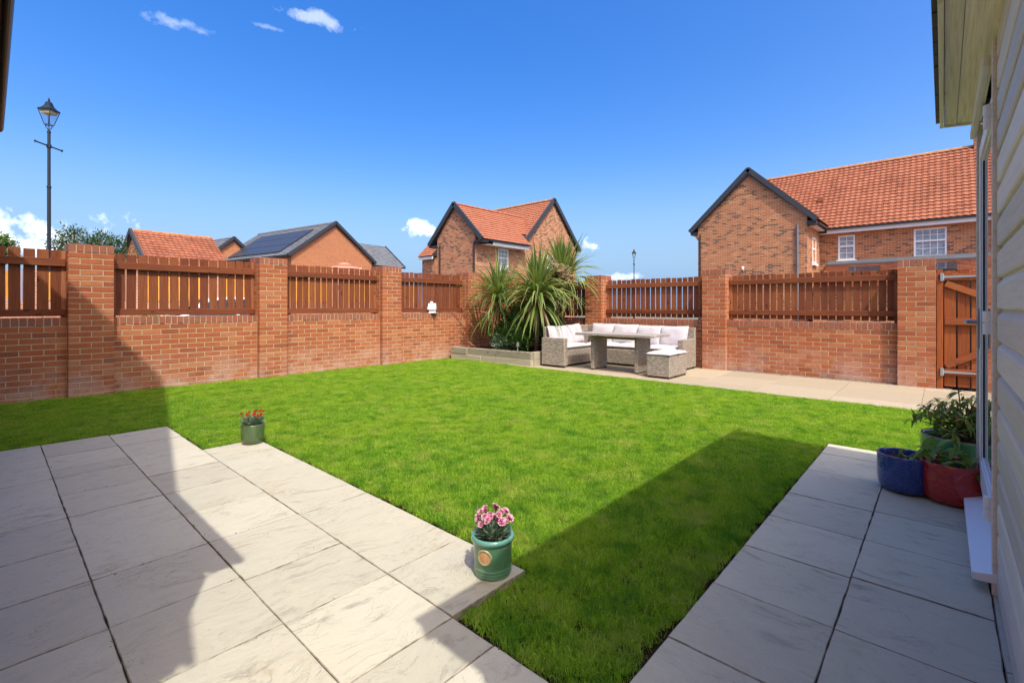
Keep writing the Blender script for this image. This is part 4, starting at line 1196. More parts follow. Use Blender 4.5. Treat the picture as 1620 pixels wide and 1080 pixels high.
# ------------------------------------------------------------------ bird house on the wall
bh = thing('bird_house', 'small white painted bird house on the brick wall', 'bird house', (6.95, 8.56, 1.055))
bx, by = 6.78, 8.60
m = MB(); m.prism([(bx - .07, by - .06, 1.058), (bx + .07, by - .06, 1.058), (bx + .07, by - .06, 1.15), (bx, by - .06, 1.24), (bx - .07, by - .06, 1.15)], (0, .12, 0))
rt = Matrix.Translation((bx, by, 0)) @ Matrix.Rotation(rad(38), 4, 'Z') @ Matrix.Translation((-bx, -by, 0))
def rb_(m): m.v = [tuple(rt @ Vector(p)) for p in m.v]; return m
M_BIRD, g_, b_ = material('white_house_paint', (.80, .82, .84), .5)
rb_(m).build('body', M_BIRD, bh)
for sg in (-1, 1):
    m = MB(); m.prism([(bx, by - .085, 1.262), (bx + sg * .10, by - .085, 1.135), (bx + sg * .10, by - .085, 1.147), (bx, by - .085, 1.275)], (0, .17, 0)); rb_(m).build('roof', M_BIRD, bh)
m = MB(); m.box(bx - .065, bx - .02, by - .02, by + .03, 1.20, 1.32); rb_(m).build('chimney', M_BIRD, bh)
m = MB(); m.lathe([(0, 0), (.016, 0), (.016, .004), (0, .004)], 12); m.v = [(bx + x, by - .0605 - z, 1.165 + y) for x, y, z in m.v]; rb_(m).build('hole', M_BLACK, bh)
m = MB(); m.box(bx - .085, bx + .085, by - .1, by + .07, 1.0555, 1.066); rb_(m).build('base', M_BIRD, bh)

# ------------------------------------------------------------------ street lamps
def street_lamp(label, loc, ang, group, up=0.):
    root = thing('street_lamp', label, 'street lamp', loc, group)
    def P(m): m.v = [tuple(Matrix.Rotation(ang, 3, 'Z') @ Vector((p[0] * (.58 if p[2] > 5.021 else .78), p[1] * (.58 if p[2] > 5.021 else .78), (5.02 + (p[2] - 5.02) * .78 if p[2] > 5.02 else p[2]) + (up if p[2] > 3.44 else 0))) + Vector(loc)) for p in m.v]; return m
    m = MB(); m.lathe([(.11, 0), (.11, .9), (.085, 1.0), (.085, 1.05), (.055, 1.10), (.052, 3.45), (.066, 3.46), (.066, 3.50), (.046, 3.51), (.044, 4.95), (.055, 4.96), (.055, 5.0), (.03, 5.02), (0, 5.02)], 14)
    P(m).build('post', M_LAMP, root)
    m = MB(); m.lathe([(.07, 4.55), (.07, 4.64)], 12); m.tube([(-.52, 0, 4.6), (.52, 0, 4.6)], .02, 8); m.lathe([(0, 4.5999), (.05, 4.60)], 8)
    for s in (-1, 1): m.add([(s * .52 + x, y, 4.6 + z) for x in (-.012, .012) for y in (-.028, .028) for z in (-.028, .028)], [(0, 1, 3, 2), (4, 6, 7, 5), (0, 4, 5, 1), (2, 3, 7, 6), (0, 2, 6, 4), (1, 5, 7, 3)])
    P(m).build('ladder_bar', M_LAMP, root)
    m = MB()
    for s in (-1, 1):
        for ax in (0, 1):
            pts = [(.03, 5.0), (.05, 5.06), (.11, 5.12), (.155, 5.15), (.17, 5.20), (.15, 5.22)]
            m.tube([((s * r, 0, z) if ax == 0 else (0, s * r, z)) for r, z in pts], .011, 5)
    m.tube([(0, 0, 5.0), (0, 0, 5.24)], .016, 6); P(m).build('bracket', M_LAMP, root)
    zb, zt, rb, rt_ = 5.22, 5.72, .115, .265
    m = MB()
    C4 = [(1, 1), (-1, 1), (-1, -1), (1, -1)]
    for k in range(4):
        a, b = C4[k], C4[(k + 1) % 4]
        m.tube([(a[0] * rb, a[1] * rb, zb), (a[0] * rt_, a[1] * rt_, zt)], .016, 5)
        m.tube([(a[0] * rb, a[1] * rb, zb), (b[0] * rb, b[1] * rb, zb)], .016, 5)
        m.tube([(a[0] * rt_, a[1] * rt_, zt), (b[0] * rt_, b[1] * rt_, zt)], .022, 5)
    P(m).build('lantern_frame', M_LAMP, root)
    for k in range(4):
        a, b = C4[k], C4[(k + 1) % 4]; q = .985
        m = MB(); m.poly([(a[0] * rb * q, a[1] * rb * q, zb), (b[0] * rb * q, b[1] * rb * q, zb), (b[0] * rt_ * q, b[1] * rt_ * q, zt), (a[0] * rt_ * q, a[1] * rt_ * q, zt)]); P(m).build('pane', M_CLEAR, root)
    m = MB(); lev = [(.275, 5.71), (.285, 5.745), (.20, 5.80), (.135, 5.87), (.105, 5.94), (.10, 5.97), (.075, 6.02), (.03, 6.04)]
    for (r0, z0), (r1, z1) in zip(lev, lev[1:]):
        for k in range(4):
            a, b = C4[k], C4[(k + 1) % 4]
            m.quad((a[0] * r0, a[1] * r0, z0), (b[0] * r0, b[1] * r0, z0), (b[0] * r1, b[1] * r1, z1), (a[0] * r1, a[1] * r1, z1))
    m.poly([(a * .275, b * .275, 5.71) for a, b in C4[::-1]])
    m.lathe([(.028, 6.04), (.05, 6.06), (.05, 6.08), (.02, 6.095), (.04, 6.125), (.02, 6.155), (.006, 6.165), (.004, 6.22), (0, 6.225)], 10)
    P(m).build('lantern_roof', M_LAMP, root)
    m = MB(); m.prism([(a * .21, b * .21, 5.60) for a, b in C4], (0, 0, .10)); P(m).build('reflector', M_CREAMP, root)
    return root
def at(x, y, d):
    th = rad(HEADING); c, s = math.cos(th), math.sin(th); r = (x - 810) / FPX * d
    return Vector((d * c + r * s, d * s - r * c, CAM_H - (y - 485) / FPX * d))
p = at(77.5, 485, 13.0)
street_lamp('tall black heritage street lamp close behind the left wall', (p.x, p.y, -.1), rad(46), 'heritage street lamps', 1.09)
p = at(1003, 485, 40)
street_lamp('distant black heritage street lamp between the two red roofed houses', (p.x, p.y, -.1), rad(20), 'heritage street lamps', .26)

# ------------------------------------------------------------------ houses beyond the wall
def tiles(O, U, V, W, L, tw=.30, ga=.33, pan=.03, seg=3, mat=None, lift=.02, wf=None):
    """roof covering: rows of overlapping tiles from the eave O along U (width W), up V (length L)"""
    O, U, V = Vector(O), Vector(U).normalized(), Vector(V).normalized(); Nn = U.cross(V)
    if Nn.z < 0: Nn = -Nn
    m = MB(); nr = math.ceil(L / ga); nc = math.ceil(W / tw)
    for r in range(nr):
        va, vb = r * ga - .04, min((r + 1) * ga + .05, L)
        sh = 0
        Wr = wf(va) if wf else W
        for c in range(nc):
            u0 = c * tw; du = min(tw, Wr - u0)
            if du < .03: break
            jj = R.uniform(-.004, .004)
            pr = [(u0 + du * k / seg, pan * (math.sin(2 * math.pi * k / seg) * .5 + .5) if pan else 0) for k in range(seg + 1)]
            if not pan: pr = [(u0 + .004, 0), (u0 + du - .004, 0)]
            vs = []
            for (u, h) in pr:
                a = O + U * u + V * (va + jj) + Nn * (lift + .052 + h); b = O + U * u + V * vb + Nn * (lift + .002 + h)
                vs += [a, b, a - Nn * .016 + V * .004]
            n = len(pr); fs = []
            for k in range(n - 1):
                fs += [(3 * k, 3 * k + 3, 3 * k + 4, 3 * k + 1), (3 * k + 2, 3 * k + 5, 3 * k + 3, 3 * k)]
            m.add(vs, fs)
    return m
def ridge(p0, p1, r=.13, step=.45):
    m = MB(); p0, p1 = Vector(p0), Vector(p1); d = (p1 - p0); L = d.length; d.normalize(); s = d.cross(Vector((0, 0, 1))).normalized()
    n = max(1, int(L / step))
    for k in range(n):
        a, b = p0 + d * (L * k / n + .006), p0 + d * (L * (k + 1) / n - .006)
        vs = []
        for q, e in ((a, 1.), (b, .93)):
            for t in range(7):
                th = math.pi * t / 6; vs.append(q + s * math.cos(th) * r * e + Vector((0, 0, (math.sin(th) - .45) * r * e)))
        m.add(vs, [(t, t + 1, t + 8, t + 7) for t in range(6)] + [tuple(range(7))[::-1], tuple(range(7, 14))])
    return m
def window(parent, O, U, N, w, h, lights=2, bars=(3, 2), sill=True, rec=.07):
    """window in an opening: O its lower corner on the wall face"""
    O, U, N = Vector(O), Vector(U), Vector(N); Z = Vector((0, 0, 1))
    def bx(m, a, b, c, d, n0, n1):
        P = [O + U * u + Z * z - N * n for n in (n1, n0) for z in (c, d) for u in (a, b)]
        m.add(P, [(0, 1, 3, 2), (4, 6, 7, 5), (0, 4, 5, 1), (2, 3, 7, 6), (0, 2, 6, 4), (1, 5, 7, 3)])
    m = MB(); t = .065
    bx(m, 0, t, 0, h, rec - .05, rec + .05); bx(m, w - t, w, 0, h, rec - .05, rec + .05); bx(m, t, w - t, 0, t, rec - .05, rec + .05); bx(m, t, w - t, h - t, h, rec - .05, rec + .05)
    if lights == 2: bx(m, t, w - t, h * .56 - .035, h * .56 + .035, rec - .055, rec + .05)
    f = m.build('window', M_WHITE, parent)
    m = MB(); bx(m, t, w - t, t, h - t, rec + .01, rec + .03); m.build('pane', M_GLASS, f)
    m = MB()
    spans = [(t, h * .56 - .035), (h * .56 + .035, h - t)] if lights == 2 else [(t, h - t)]
    for (a, b) in spans:
        for k in range(1, bars[0]):
            u = t + (w - 2 * t) * k / bars[0]; bx(m, u - .011, u + .011, a, b, rec - .012, rec + .009)
        for k in range(1, bars[1]):
            z = a + (b - a) * k / bars[1]; bx(m, t, w - t, z - .011, z + .011, rec - .010, rec + .008)
    m.build('glazing_bar', M_WHITE, f)
    if sill:
        m = MB(); bx(m, -.06, w + .06, -.11, -.003, -.06, rec + .04); m.build('sill', M_CONC if sill == 'stone' else M_WHITE, f)
    return f
def pipe(parent, p0, z0, z1, r=.035, mat=None):
    m = MB(); m.lathe([(r, z0), (r, z1)], 8, p0[0], p0[1])
    for z in (z0 + 1.2, z0 + 3): m.lathe([(r * 1.3, z), (r * 1.3, z + .08)], 8, p0[0], p0[1])
    return m.build('downpipe', mat or M_BLACK, parent)

# --- house on the right: gabled wing in front, long roof behind
h1 = thing('brick_house', 'two storey multi-brick house with long red pantile roof on the right', 'house', (28, 3, 0))
WX, YL, YR, MX = 24.0, 9.13, 4.39, 26.87
YC = (YL + YR) / 2; ZP = 7.58; EV = 5.28
m = MB(); m.prism([(WX, YR, -.1), (WX, YL, -.1), (WX, YL, EV), (WX, YC, ZP - .12), (WX, YR, EV)], (8, 0, 0))
m.v = [v for v in m.v]
m.build('wing_wall', M_HB, h1)
# window opening of the wing's side is proud-framed (narrow, seen edge on)
f = window(h1, (25.1, YR - .045, 3.18), (1, 0, 0), (0, -1, 0), .75, 1.17, 2, (2, 2))
m = MB()
holes = [(1.03 - .0, 1.03 + 1.10, 3.48, 4.74), (4.679 - 3.90, 4.679 - 3.25, 3.52, 4.70)]
def mainwall(mb, u1=9.0):
    wall_holes(mb, (MX, YR, 0), (0, -1, 0), (-1, 0, 0), u1, -.1, 4.78, [(YR - 3.66, YR - 3.01, 3.38, 4.52), (YR - .94, YR + .12, 3.33, 4.54)])
mainwall(m); m.box(MX + .105, MX + 7, YR - 9, YL, -.1, 4.77)
m.build('wall', M_HB, h1)
window(h1, (MX, 3.66, 3.38), (0, -1, 0), (-1, 0, 0), .65, 1.14, 2, (2, 2))
window(h1, (MX, .94, 3.33), (0, -1, 0), (-1, 0, 0), 1.06, 1.21, 2, (4, 2))
# main roof
EX, EZ, RX, RZ = MX - .33, 4.86, MX + 3.2, 8.43
YE0, YE1 = 7.75, -5.2
V = Vector((RX - EX, 0, RZ - EZ)); LV_ = V.length
m = MB(); m.prism([(EX, YE1, EZ), (RX, YE1, RZ), (2 * RX - EX, YE1, EZ)], (0, YE0 - YE1, 0)); m.build('roof', M_DARKGREY, h1)
tiles((EX, YE0, EZ), (0, -1, 0), V, YE0 - YE1, LV_, .22, .235, .028, 4).build('roof_tiles', M_TILE, h1, kind='stuff')
ridge((RX, YE0 + .03, RZ + .05), (RX, YE1, RZ + .05)).build('ridge', M_RIDGE, h1)
m = MB(); m.box(EX + .03, EX + .05, YE1, YR - .32, EZ - .23, EZ - .035); m.build('fascia', M_WHITE, h1)
m = MB(); m.box(EX - .09, EX + .029, YE1, YR - .36, EZ - .075, EZ + .0); m.build('gutter', M_BLACK, h1)
m = MB(); m.box(EX + .051, MX, YE1, YR, EZ - .22, EZ - .20); m.build('soffit', M_WHITE, h1)
# wing roof
HW = 2.69; sl = (ZP - 4.98) / HW
for sg in (1, -1):
    ye = YC + sg * HW; V = Vector((0, -sg * HW, ZP - 4.98)); L = V.length
    x1 = MX + (1.9 if sg < 0 else 3.2)
    m = MB(); m.prism([(WX - .12, ye, 4.98), (WX - .12, YC, ZP), (WX - .12, YC, ZP - .22), (WX - .12, ye, 4.98 - .10)], (x1 - WX + .12, 0, 0)); m.build('wing_roof', M_DARKGREY, h1)
    tiles((WX - .08, ye, 4.98), (1, 0, 0), V, x1 - WX, L, .22, .235, .028, 4).build('wing_roof_tiles', M_TILE, h1, kind='stuff')
    m = MB(); m.beam((WX - .10, ye + sg * .06, 4.98 - .02), (WX - .10, YC - sg * .02, ZP + .05), .12, .22); m.build('bargeboard', M_DARKGREY, h1)
    # corbelled box end and gutter
    m = MB(); m.box(WX - .10, WX + .5, ye - .02 if sg < 0 else YL + .003, YR - .003 if sg < 0 else ye + .02, 4.80, 4.93); m.build('eave_box', M_BLACK, h1)
m = MB(); m.box(WX + .51, MX - .37, YC - HW - .06, YC - HW + .05, 4.83, 4.93); m.build('gutter', M_BLACK, h1)
m = MB(); m.box(WX + .51, MX - .30, YC - HW + .06, YR, 4.76, 4.80); m.build('soffit', M_WHITE, h1)
ridge((WX - .1, YC, ZP + .07), (MX + 2.4, YC, ZP + .07)).build('ridge', M_DARKGREY, h1)
for k in range(3):
    m = MB(); m.box(WX - .03 - .0 * k, WX + .3, YL + .0 + .002, YL + .05 * (3 - k), 4.55 + .08 * (2 - k) - .0, 4.62 + .08 * (2 - k)); 
    m.build('corbel', M_HB, h1)
pipe(h1, (WX - .06, YL - .12), 0, 4.82); pipe(h1, (WX - .06, YR + .36), 0, 4.82, .045, M_PIPE)
# lean-to at the back with lead flashing and rooflights
LX = MX - 3.4
m = MB(); m.prism([(MX - .005, YE1, 3.10), (LX, YE1, 2.0), (LX, YE1, -.1), (MX - .005, YE1, -.1)], (0, YR - .3 - YE1, 0)); m.build('lean_to', M_HB, h1)
V = Vector((MX - LX + .2, 0, 1.20))
tiles((LX - .2, YR - .35, 1.96), (0, -1, 0), V, YR - .35 - YE1, V.length - .12, .22, .20, .0, 2).build('lean_to_tiles', M_TILE, h1, kind='stuff')
m = MB(); m.prism([(MX - .004, YE1, 3.37), (MX - .30, YE1, 3.19), (MX - .30, YE1, 3.13), (MX - .004, YE1, 3.22)], (0, YR - .32 - YE1, 0)); m.build('flashing', M_LEAD, h1)
for y in (2.55, .15):
    m = MB(); a = math.atan2(1.20, MX - LX + .2)
    m.box(-.55, .55, -.55, .55, .02, .13)
    T = Matrix.Translation((MX - 1.55, y, 2.68)) @ Matrix.Rotation(-a, 4, 'Y')
    m.v = [tuple(T @ Vector(p)) for p in m.v]; rl = m.build('rooflight', M_BLACK, h1)
    m = MB(); m.box(-.45, .45, -.45, .45, .131, .142); m.v = [tuple(T @ Vector(p)) for p in m.v]; m.build('pane', M_CARG, rl)
m = MB(); m.lathe([(.05, 0), (.07, .1), (.03, .14)], 8); m.tube([(0, 0, .0), (.1, 0, -.02)], .03, 6); m.v = [(x + WX - .09, y + 7.0, z + 2.95) for x, y, z in m.v]; m.build('security_light', M_WHITE, h1)
m = MB(); m.box(-.10, .10, -.12, .12, -.05, .14); m.v = [(x + 28.07, y + 4.55, z + 6.52) for x, y, z in m.v]; m.build('roof_vent', M_TILE, h1)
m = MB(); m.box(-.22, .22, -.22, .22, -1, .55); m.box(-.27, .27, -.27, .27, .551, .66); m.lathe([(.13, .661), (.11, 1.0), (.13, 1.02), (.09, 1.03)], 10); m.v = [(x + RX, y - 1.25, z + RZ) for x, y, z in m.v]; m.build('chimney', M_HB, h1)

# --- house in the middle: two crossing gables
h2 = thing('brick_house', 'brown brick house with two crossing red tiled gables behind the spiky plants', 'house', (22, 22, 0))
KX, KY = 18.6, 19.7
YL2, XR2 = 23.1, 28.55
G1Y, G1Z = 21.42, 7.26; G2X, G2Z = 25.86, 8.45
E1 = 5.02
m = MB(); m.prism([(KX, KY, -.1), (KX, YL2, -.1), (KX, YL2, 5.35), (KX, G1Y, G1Z - .1), (KX, KY, 5.45)], (5.2, 0, 0))
m.v = [(x, y if y > KY + 1e-6 else KY + .11, z) for x, y, z in m.v]
m.build('wing_wall', M_HB2, h2)
m = MB()
wall_holes(m, (KX, KY, 0), (1, 0, 0), (0, -1, 0), XR2 - KX, -.1, 5.3, [(20.47 - KX, 21.40 - KX, 3.42, 4.68), (25.25 - KX, 25.87 - KX, 3.60, 4.69)])
m.prism([(G2X - 2.69, KY, 5.302), (XR2, KY, 5.302), (G2X, KY, G2Z - .1)], (0, 3, 0))
m.box(KX + .3, XR2 - .002, KY + .105, YL2 - .1, -.1, 5.0); m.box(G2X - 2.6, XR2 - .002, YL2 - .098, 28, -.1, 5.29)
m.prism([(G2X - 2.69, KY + 3.002, 5.30), (XR2, KY + 3.002, 5.30), (G2X, KY + 3.002, G2Z - .1)], (0, 5, 0))
m.quad((KX, KY, -.1), (KX, KY, 5.3), (KX, KY + .11, 5.3), (KX, KY + .11, -.1))
m.build('wall', M_HB2, h2)
window(h2, (20.47, KY, 3.42), (1, 0, 0), (0, -1, 0), .93, 1.26, 2, (3, 2), 'stone')
window(h2, (25.25, KY, 3.60), (1, 0, 0), (0, -1, 0), .62, 1.09, 2, (2, 2), 'stone')
hw = 2.32; XV = 22.72
for sg in (1, -1):
    ye = G1Y + sg * hw; V = Vector((0, -sg * hw, G1Z - E1)); x1 = G2X + (0 if sg < 0 else 2)
    m = MB()
    if sg > 0: m.prism([(KX - .1, ye, E1), (KX - .1, G1Y, G1Z), (KX - .1, G1Y, G1Z - .22), (KX - .1, ye, E1 - .1)], (x1 - KX, 0, 0))
    else:
        ym = KY + .03; zm = E1 + (ym - ye) * (G1Z - E1) / hw
        m.prism([(KX - .1, ye, E1), (KX - .1, ym, zm), (KX - .1, ym, zm - .15), (KX - .1, ye, E1 - .1)], (XV - KX + .1, 0, 0))
        m.prism([(KX - .1, ym, zm), (KX - .1, G1Y, G1Z), (KX - .1, G1Y, G1Z - .22), (KX - .1, ym, zm - .15)], (x1 - KX, 0, 0))
    m.build('wing_roof', M_DARKGREY, h2)
    vc = (KY + .05 - ye) / hw * V.length
    tiles((KX - .06, ye, E1), (1, 0, 0), V, x1 - KX, V.length, .25, .225, .016, 3, wf=(lambda v: XV - KX + .06 if v < vc else x1 - KX) if sg < 0 else None).build('wing_roof_tiles', M_TILE2, h2, kind='stuff')
    m = MB(); m.beam((KX - .12, ye + sg * .06, E1 - .03), (KX - .12, G1Y - sg * .02, G1Z + .05), .12, .26); m.build('bargeboard', M_DARKGREY, h2)
m = MB(); m.box(KX - .1, KX + .45, G1Y - hw - .03, KY - .003, E1 - .18, E1 - .05); m.build('eave_box', M_BLACK, h2)
m = MB(); m.box(KX - .1, KX + .3, YL2 + .003, G1Y + hw + .03, E1 - .18, E1 - .05); m.build('eave_box', M_BLACK, h2)
m = MB(); m.box(KX + .46, XV, G1Y - hw - .05, G1Y - hw + .06, E1 - .09, E1 + .0); m.build('gutter', M_BLACK, h2)
m = MB(); m.box(KX + .9, XV - .02, G1Y - hw + .065, G1Y - hw + .085, E1 - .28, E1 - .095); m.build('fascia', M_WHITE, h2)
m = MB(); m.box(KX + .46, XV, G1Y - hw + .09, KY, E1 - .26, E1 - .24); m.build('soffit', M_WHITE, h2)
ridge((KX - .08, G1Y, G1Z + .06), (G2X, G1Y, G1Z + .06)).build('ridge', M_TILE2, h2)
hw2 = 3.05; E2 = 5.28
for sg in (1, -1):
    xe = G2X + sg * hw2; V = Vector((-sg * hw2, 0, G2Z - E2))
    m = MB(); m.prism([(xe, KY - .1, E2), (G2X, KY - .1, G2Z), (G2X, KY - .1, G2Z - .22), (xe, KY - .1, E2 - .1)], (0, 8.3, 0)); m.build('roof', M_DARKGREY, h2)
    tiles((xe, KY - .06, E2), (0, 1, 0), V, 8.2, V.length, .25, .225, .016, 3).build('roof_tiles', M_TILE2, h2, kind='stuff')
    m = MB(); m.beam((xe + sg * .06, KY - .12, E2 - .03), (G2X - sg * .02, KY - .12, G2Z + .05), .12, .24); m.build('bargeboard', M_DARKGREY, h2)
ridge((G2X, KY - .08, G2Z + .06), (G2X, 28, G2Z + .06)).build('ridge', M_RIDGE, h2)
pipe(h2, (KX - .06, KY + .05), 0, E1 - .1, .05); pipe(h2, (KX - .06, YL2 - .3), 0, E1 - .1, .045)
# lower wing behind it, at the left
m = MB(); m.box(20.4, 25, 25.6, 27.0, -.1, 4.65); m.build('back_wall', M_HB2, h2)
V = Vector((2.2, 0, 2.1)); m = MB(); m.prism([(20.1, 25.5, 4.65), (22.3, 25.5, 6.75), (24.5, 25.5, 4.65)], (0, 1.6, 0)); m.build('back_roof', M_DARKGREY, h2)
tiles((20.1, 27.1, 4.65), (0, -1, 0), V, 1.6, V.length, .25, .225, .016, 3).build('back_roof_tiles', M_TILE2, h2, kind='stuff')
m = MB(); m.box(20.15, 20.17, 25.5, 27.1, 4.42, 4.62); m.build('fascia', M_WHITE, h2)

# --- houses with a turned local frame
def local(O, ang):
    T = Matrix.Translation(O) @ Matrix.Rotation(ang, 4, 'Z')
    def f(m): m.v = [tuple(T @ Vector(p)) for p in m.v]; return m
    return f
def gable_house(label, O, ang, W, L, ze, zp, bmat, tmat, tw, ga, pan, over=.28, name='brick_house', fascia=None, verge=True, cat='house'):
    """local x across the gable (0..W), y along the ridge (0..L), gable face at y=0"""
    f = local(O, ang); root = thing(name, label, cat, tuple(O))
    m = MB(); m.prism([(0, 0, -.2), (W, 0, -.2), (W, 0, ze + over * .6), (W / 2, 0, zp - .15), (0, 0, ze + over * .6)], (0, L, 0)); f(m).build('wall', bmat, root)
    for sg, xe in ((-1, -over), (1, W + over)):
        V = Vector((W / 2 - xe, 0, zp - ze))
        m = MB(); m.prism([(xe, -.12, ze), (W / 2, -.12, zp), (W / 2, -.12, zp - .22), (xe, -.12, ze - .1)], (0, L + .24, 0)); f(m).build('roof', M_DARKGREY, root)
        f(tiles((xe, -.1, ze), (0, 1, 0), V, L + .2, V.length, tw, ga, pan, 3 if pan else 1)).build('roof_tiles', tmat, root, kind='stuff')
        if verge:
            m = MB(); m.beam((xe + sg * .05, -.14, ze - .03), (W / 2 - sg * .02, -.14, zp + .05), .12, .22); f(m).build('bargeboard', M_DARKGREY, root)
        m = MB(); m.box(*sorted((xe - sg * .02, xe + sg * .09)), -.1, L + .1, ze - .10, ze - .01); f(m).build('gutter', M_BLACK, root)
        if fascia:
            m = MB(); m.box(*sorted((xe - sg * .03, xe - sg * .05)), -.1, L + .1, ze - .27, ze - .105); f(m).build('fascia', fascia, root)
    f(ridge((W / 2, -.1, zp + .05), (W / 2, L + .1, zp + .05))).build('ridge', tmat if not pan else M_RIDGE, root)
    return root, f
# grey roofed house with solar panels; gable towards the garden
O = at(461, 485, 33.0); O.z = 0
ang3 = rad(8.8)
h3, f3 = gable_house('orange brick house with grey tiled roof carrying solar panels', O, ang3, 7.0, 10.5, 4.78, 7.52, M_HBR, M_SLATE, .30, .235, 0)
V = Vector((3.5 + .28, 0, 7.52 - 4.78)); Ln = V.length; V.normalize(); Nr = Vector((-V.z, 0, V.x))
for r in range(3):
    for c in range(6):
        y0 = 1.45 + c * 1.2; v0 = .38 + r * 1.14
        m = MB()
        P = [Vector((-.28, 0, 4.78)) + V * v + Vector((0, y, 0)) + Nr * n for n in (.10, .14) for y in (y0, y0 + 1.185) for v in (v0, v0 + 1.10)]
        m.add(P, [(0, 2, 3, 1), (4, 5, 7, 6), (0, 1, 5, 4), (2, 6, 7, 3), (0, 4, 6, 2), (1, 3, 7, 5)])
        f3(m).build('solar_panel', M_PV, h3)
m = MB(); m.box(5.45, 5.95, -.04, .02, 3.1, 4.28); f3(m).build('window', M_WHITE, h3)
m = MB(); m.box(5.52, 5.88, -.055, -.041, 3.17, 4.21); f3(m).build('pane', M_GLASS, bpy.data.objects[h3.children[-1].name])
m = MB(); m.box(7.001, 11.2, 1.2, 8, -.2, 4.7); f3(m).build('wing_wall', M_HBR, h3)
m = MB(); V = Vector((0, 2.6, 2.05)); m.prism([(5.2, .95, 4.72), (5.2, 3.55, 6.77), (5.2, 6.2, 4.72)], (6.35, 0, 0)); f3(m).build('wing_roof', M_DARKGREY, h3)
f3(tiles((5.2, .95, 4.72), (1, 0, 0), V, 6.3, V.length, .30, .235, 0, 1)).build('wing_roof_tiles', M_SLATE, h3, kind='stuff')
m = MB(); m.beam((11.57, .9, 4.70), (11.57, 3.55, 6.80), .1, .2); f3(m).build('bargeboard', M_DARKGREY, h3)
m = MB(); m.box(7.2, 11.5, .86, .95, 4.62, 4.71); f3(m).build('gutter', M_BLACK, h3)
# red roofed garage: ridge runs to the right
Oa = at(211, 485, 26.5); Ob = at(333, 485, 29.6)
d = Ob - Oa; ang = math.atan2(d.y, d.x); L = math.hypot(d.x, d.y)
W = 5.4; zp = 5.42; ze = 3.1
nrm = Vector((-math.sin(ang), math.cos(ang), 0))
Og = Vector((Oa.x, Oa.y, 0)) - nrm * W / 2
# local frame: gable face at the left end, ridge along +d  -> x axis = nrm reversed
h4, f4 = gable_house('low brick garage with mossy red tiled roof', (Og.x, Og.y, 0) if False else tuple(Vector((Oa.x, Oa.y, 0)) + nrm * W / 2), ang - math.pi / 2, W, L, ze, zp, M_HBR, M_TILE, .27, .25, .035, name='garage', cat='garage')
# small gable behind the garage
O = at(331, 485, 37); O.z = 0
gable_house('small brick gable with grey roof peeping out behind the red roofed garage', O, rad(8.8), 3.6, 6, 5.0, 6.75, M_HBR, M_SLATE, .33, .34, 0)
O = at(172, 485, 40); O.z = 0
gable_house('roof end barely showing above the fence just right of the leftmost pillar', O, rad(8.8), 1.9, 6, 4.3, 5.35, M_HBR, M_SLATE, .33, .34, 0)

# ------------------------------------------------------------------ neighbours' wall and fence across the road, seen through the slats
nw = thing('neighbour_wall', 'pale brick wall with bright orange boarding across the road, seen through the fence gaps', 'wall', (2, 16, 0))
m = MB(); m.box(-7, 12, 16.0, 16.22, -.1, 1.34); m.build('wall', M_HBN, nw)
for k in range(10):
    x0 = -6.9 + k * 1.9
    m = MB(); m.box(x0 - .16, x0 + .16, 15.96, 16.26, -.1, 2.10); m.build('pillar', M_HBN, nw)
    for j in range(11):
        xa = x0 + .18 + j * .14
        m = MB(); m.box(xa, xa + .128, 16.08, 16.10, 1.36, 2.04); m.build('board', M_ORANGE, nw)
# white car parked on the road
ct = thing('parked_car', 'white hatchback parked beyond the fence, seen in slivers', 'car', (7.2, 12.0, -.09))
cx, cy = 5.05, 12.1
p = at(338, 485, 13.6); cx, cy = p.x, p.y
prof = [(-2.0, .32), (-2.05, .62), (-1.95, .92), (-1.5, 1.02), (-.95, 1.06), (-.35, 1.50), (.2, 1.56), (1.1, 1.52), (1.75, 1.12), (2.0, 1.0), (2.05, .6), (1.98, .32)]
def car(m, off=0): m.v = [(cx + x, cy + y, z - .09 + off) for x, y, z in m.v]; return m
m = MB(); n = len(prof); rows_ = []
for (s, ins) in ((-.86, .0), (-.80, .0), (.80, .0), (.86, .0)):
    rows_.append([(x * (1 if abs(s) < .83 else .985), s * (1 if z < 1.1 else .88), z * (1 if abs(s) < .83 else .985)) for x, z in prof])
vs = [p for r in rows_ for p in r]; fs = []
for a in range(3):
    for k in range(n):
        k2 = (k + 1) % n; fs.append((a * n + k, a * n + k2, (a + 1) * n + k2, (a + 1) * n + k))
fs += [tuple(range(n))[::-1], tuple(range(3 * n, 4 * n))]
m.add(vs, fs); car(m).build('body', M_CARW, ct)
for s in (-1, 1):
    m = MB(); y = s * .762
    for w in ([(-.82, 1.08), (-.28, 1.46), (.32, 1.50), (.32, 1.08)], [(.40, 1.08), (.40, 1.50), (1.05, 1.46), (1.55, 1.12)]):
        m.prism([(x, y + (.115 if z < 1.1 else 0) * s * .9, z) for x, z in w], (0, s * .012, 0))
    car(m).build('side_window', M_CARG, ct)
    for x in (-1.28, 1.28):
        m = MB(); m.lathe([(0, -.1), (.2, -.1), (.31, -.09), (.32, -.07), (.32, .07), (.31, .09), (.2, .1), (0, .1)], 20)
        m.v = [(a + x, c + s * .80, b + .32) for a, b, c in m.v]; car(m).build('wheel', M_TYRE, ct)
m = MB(); m.prism([(-.98, -.62, 1.08), (-.42, -.56, 1.475), (-.42, .56, 1.475), (-.98, .62, 1.08)], (-.02, 0, .03)); car(m).build('windscreen', M_CARG, ct)
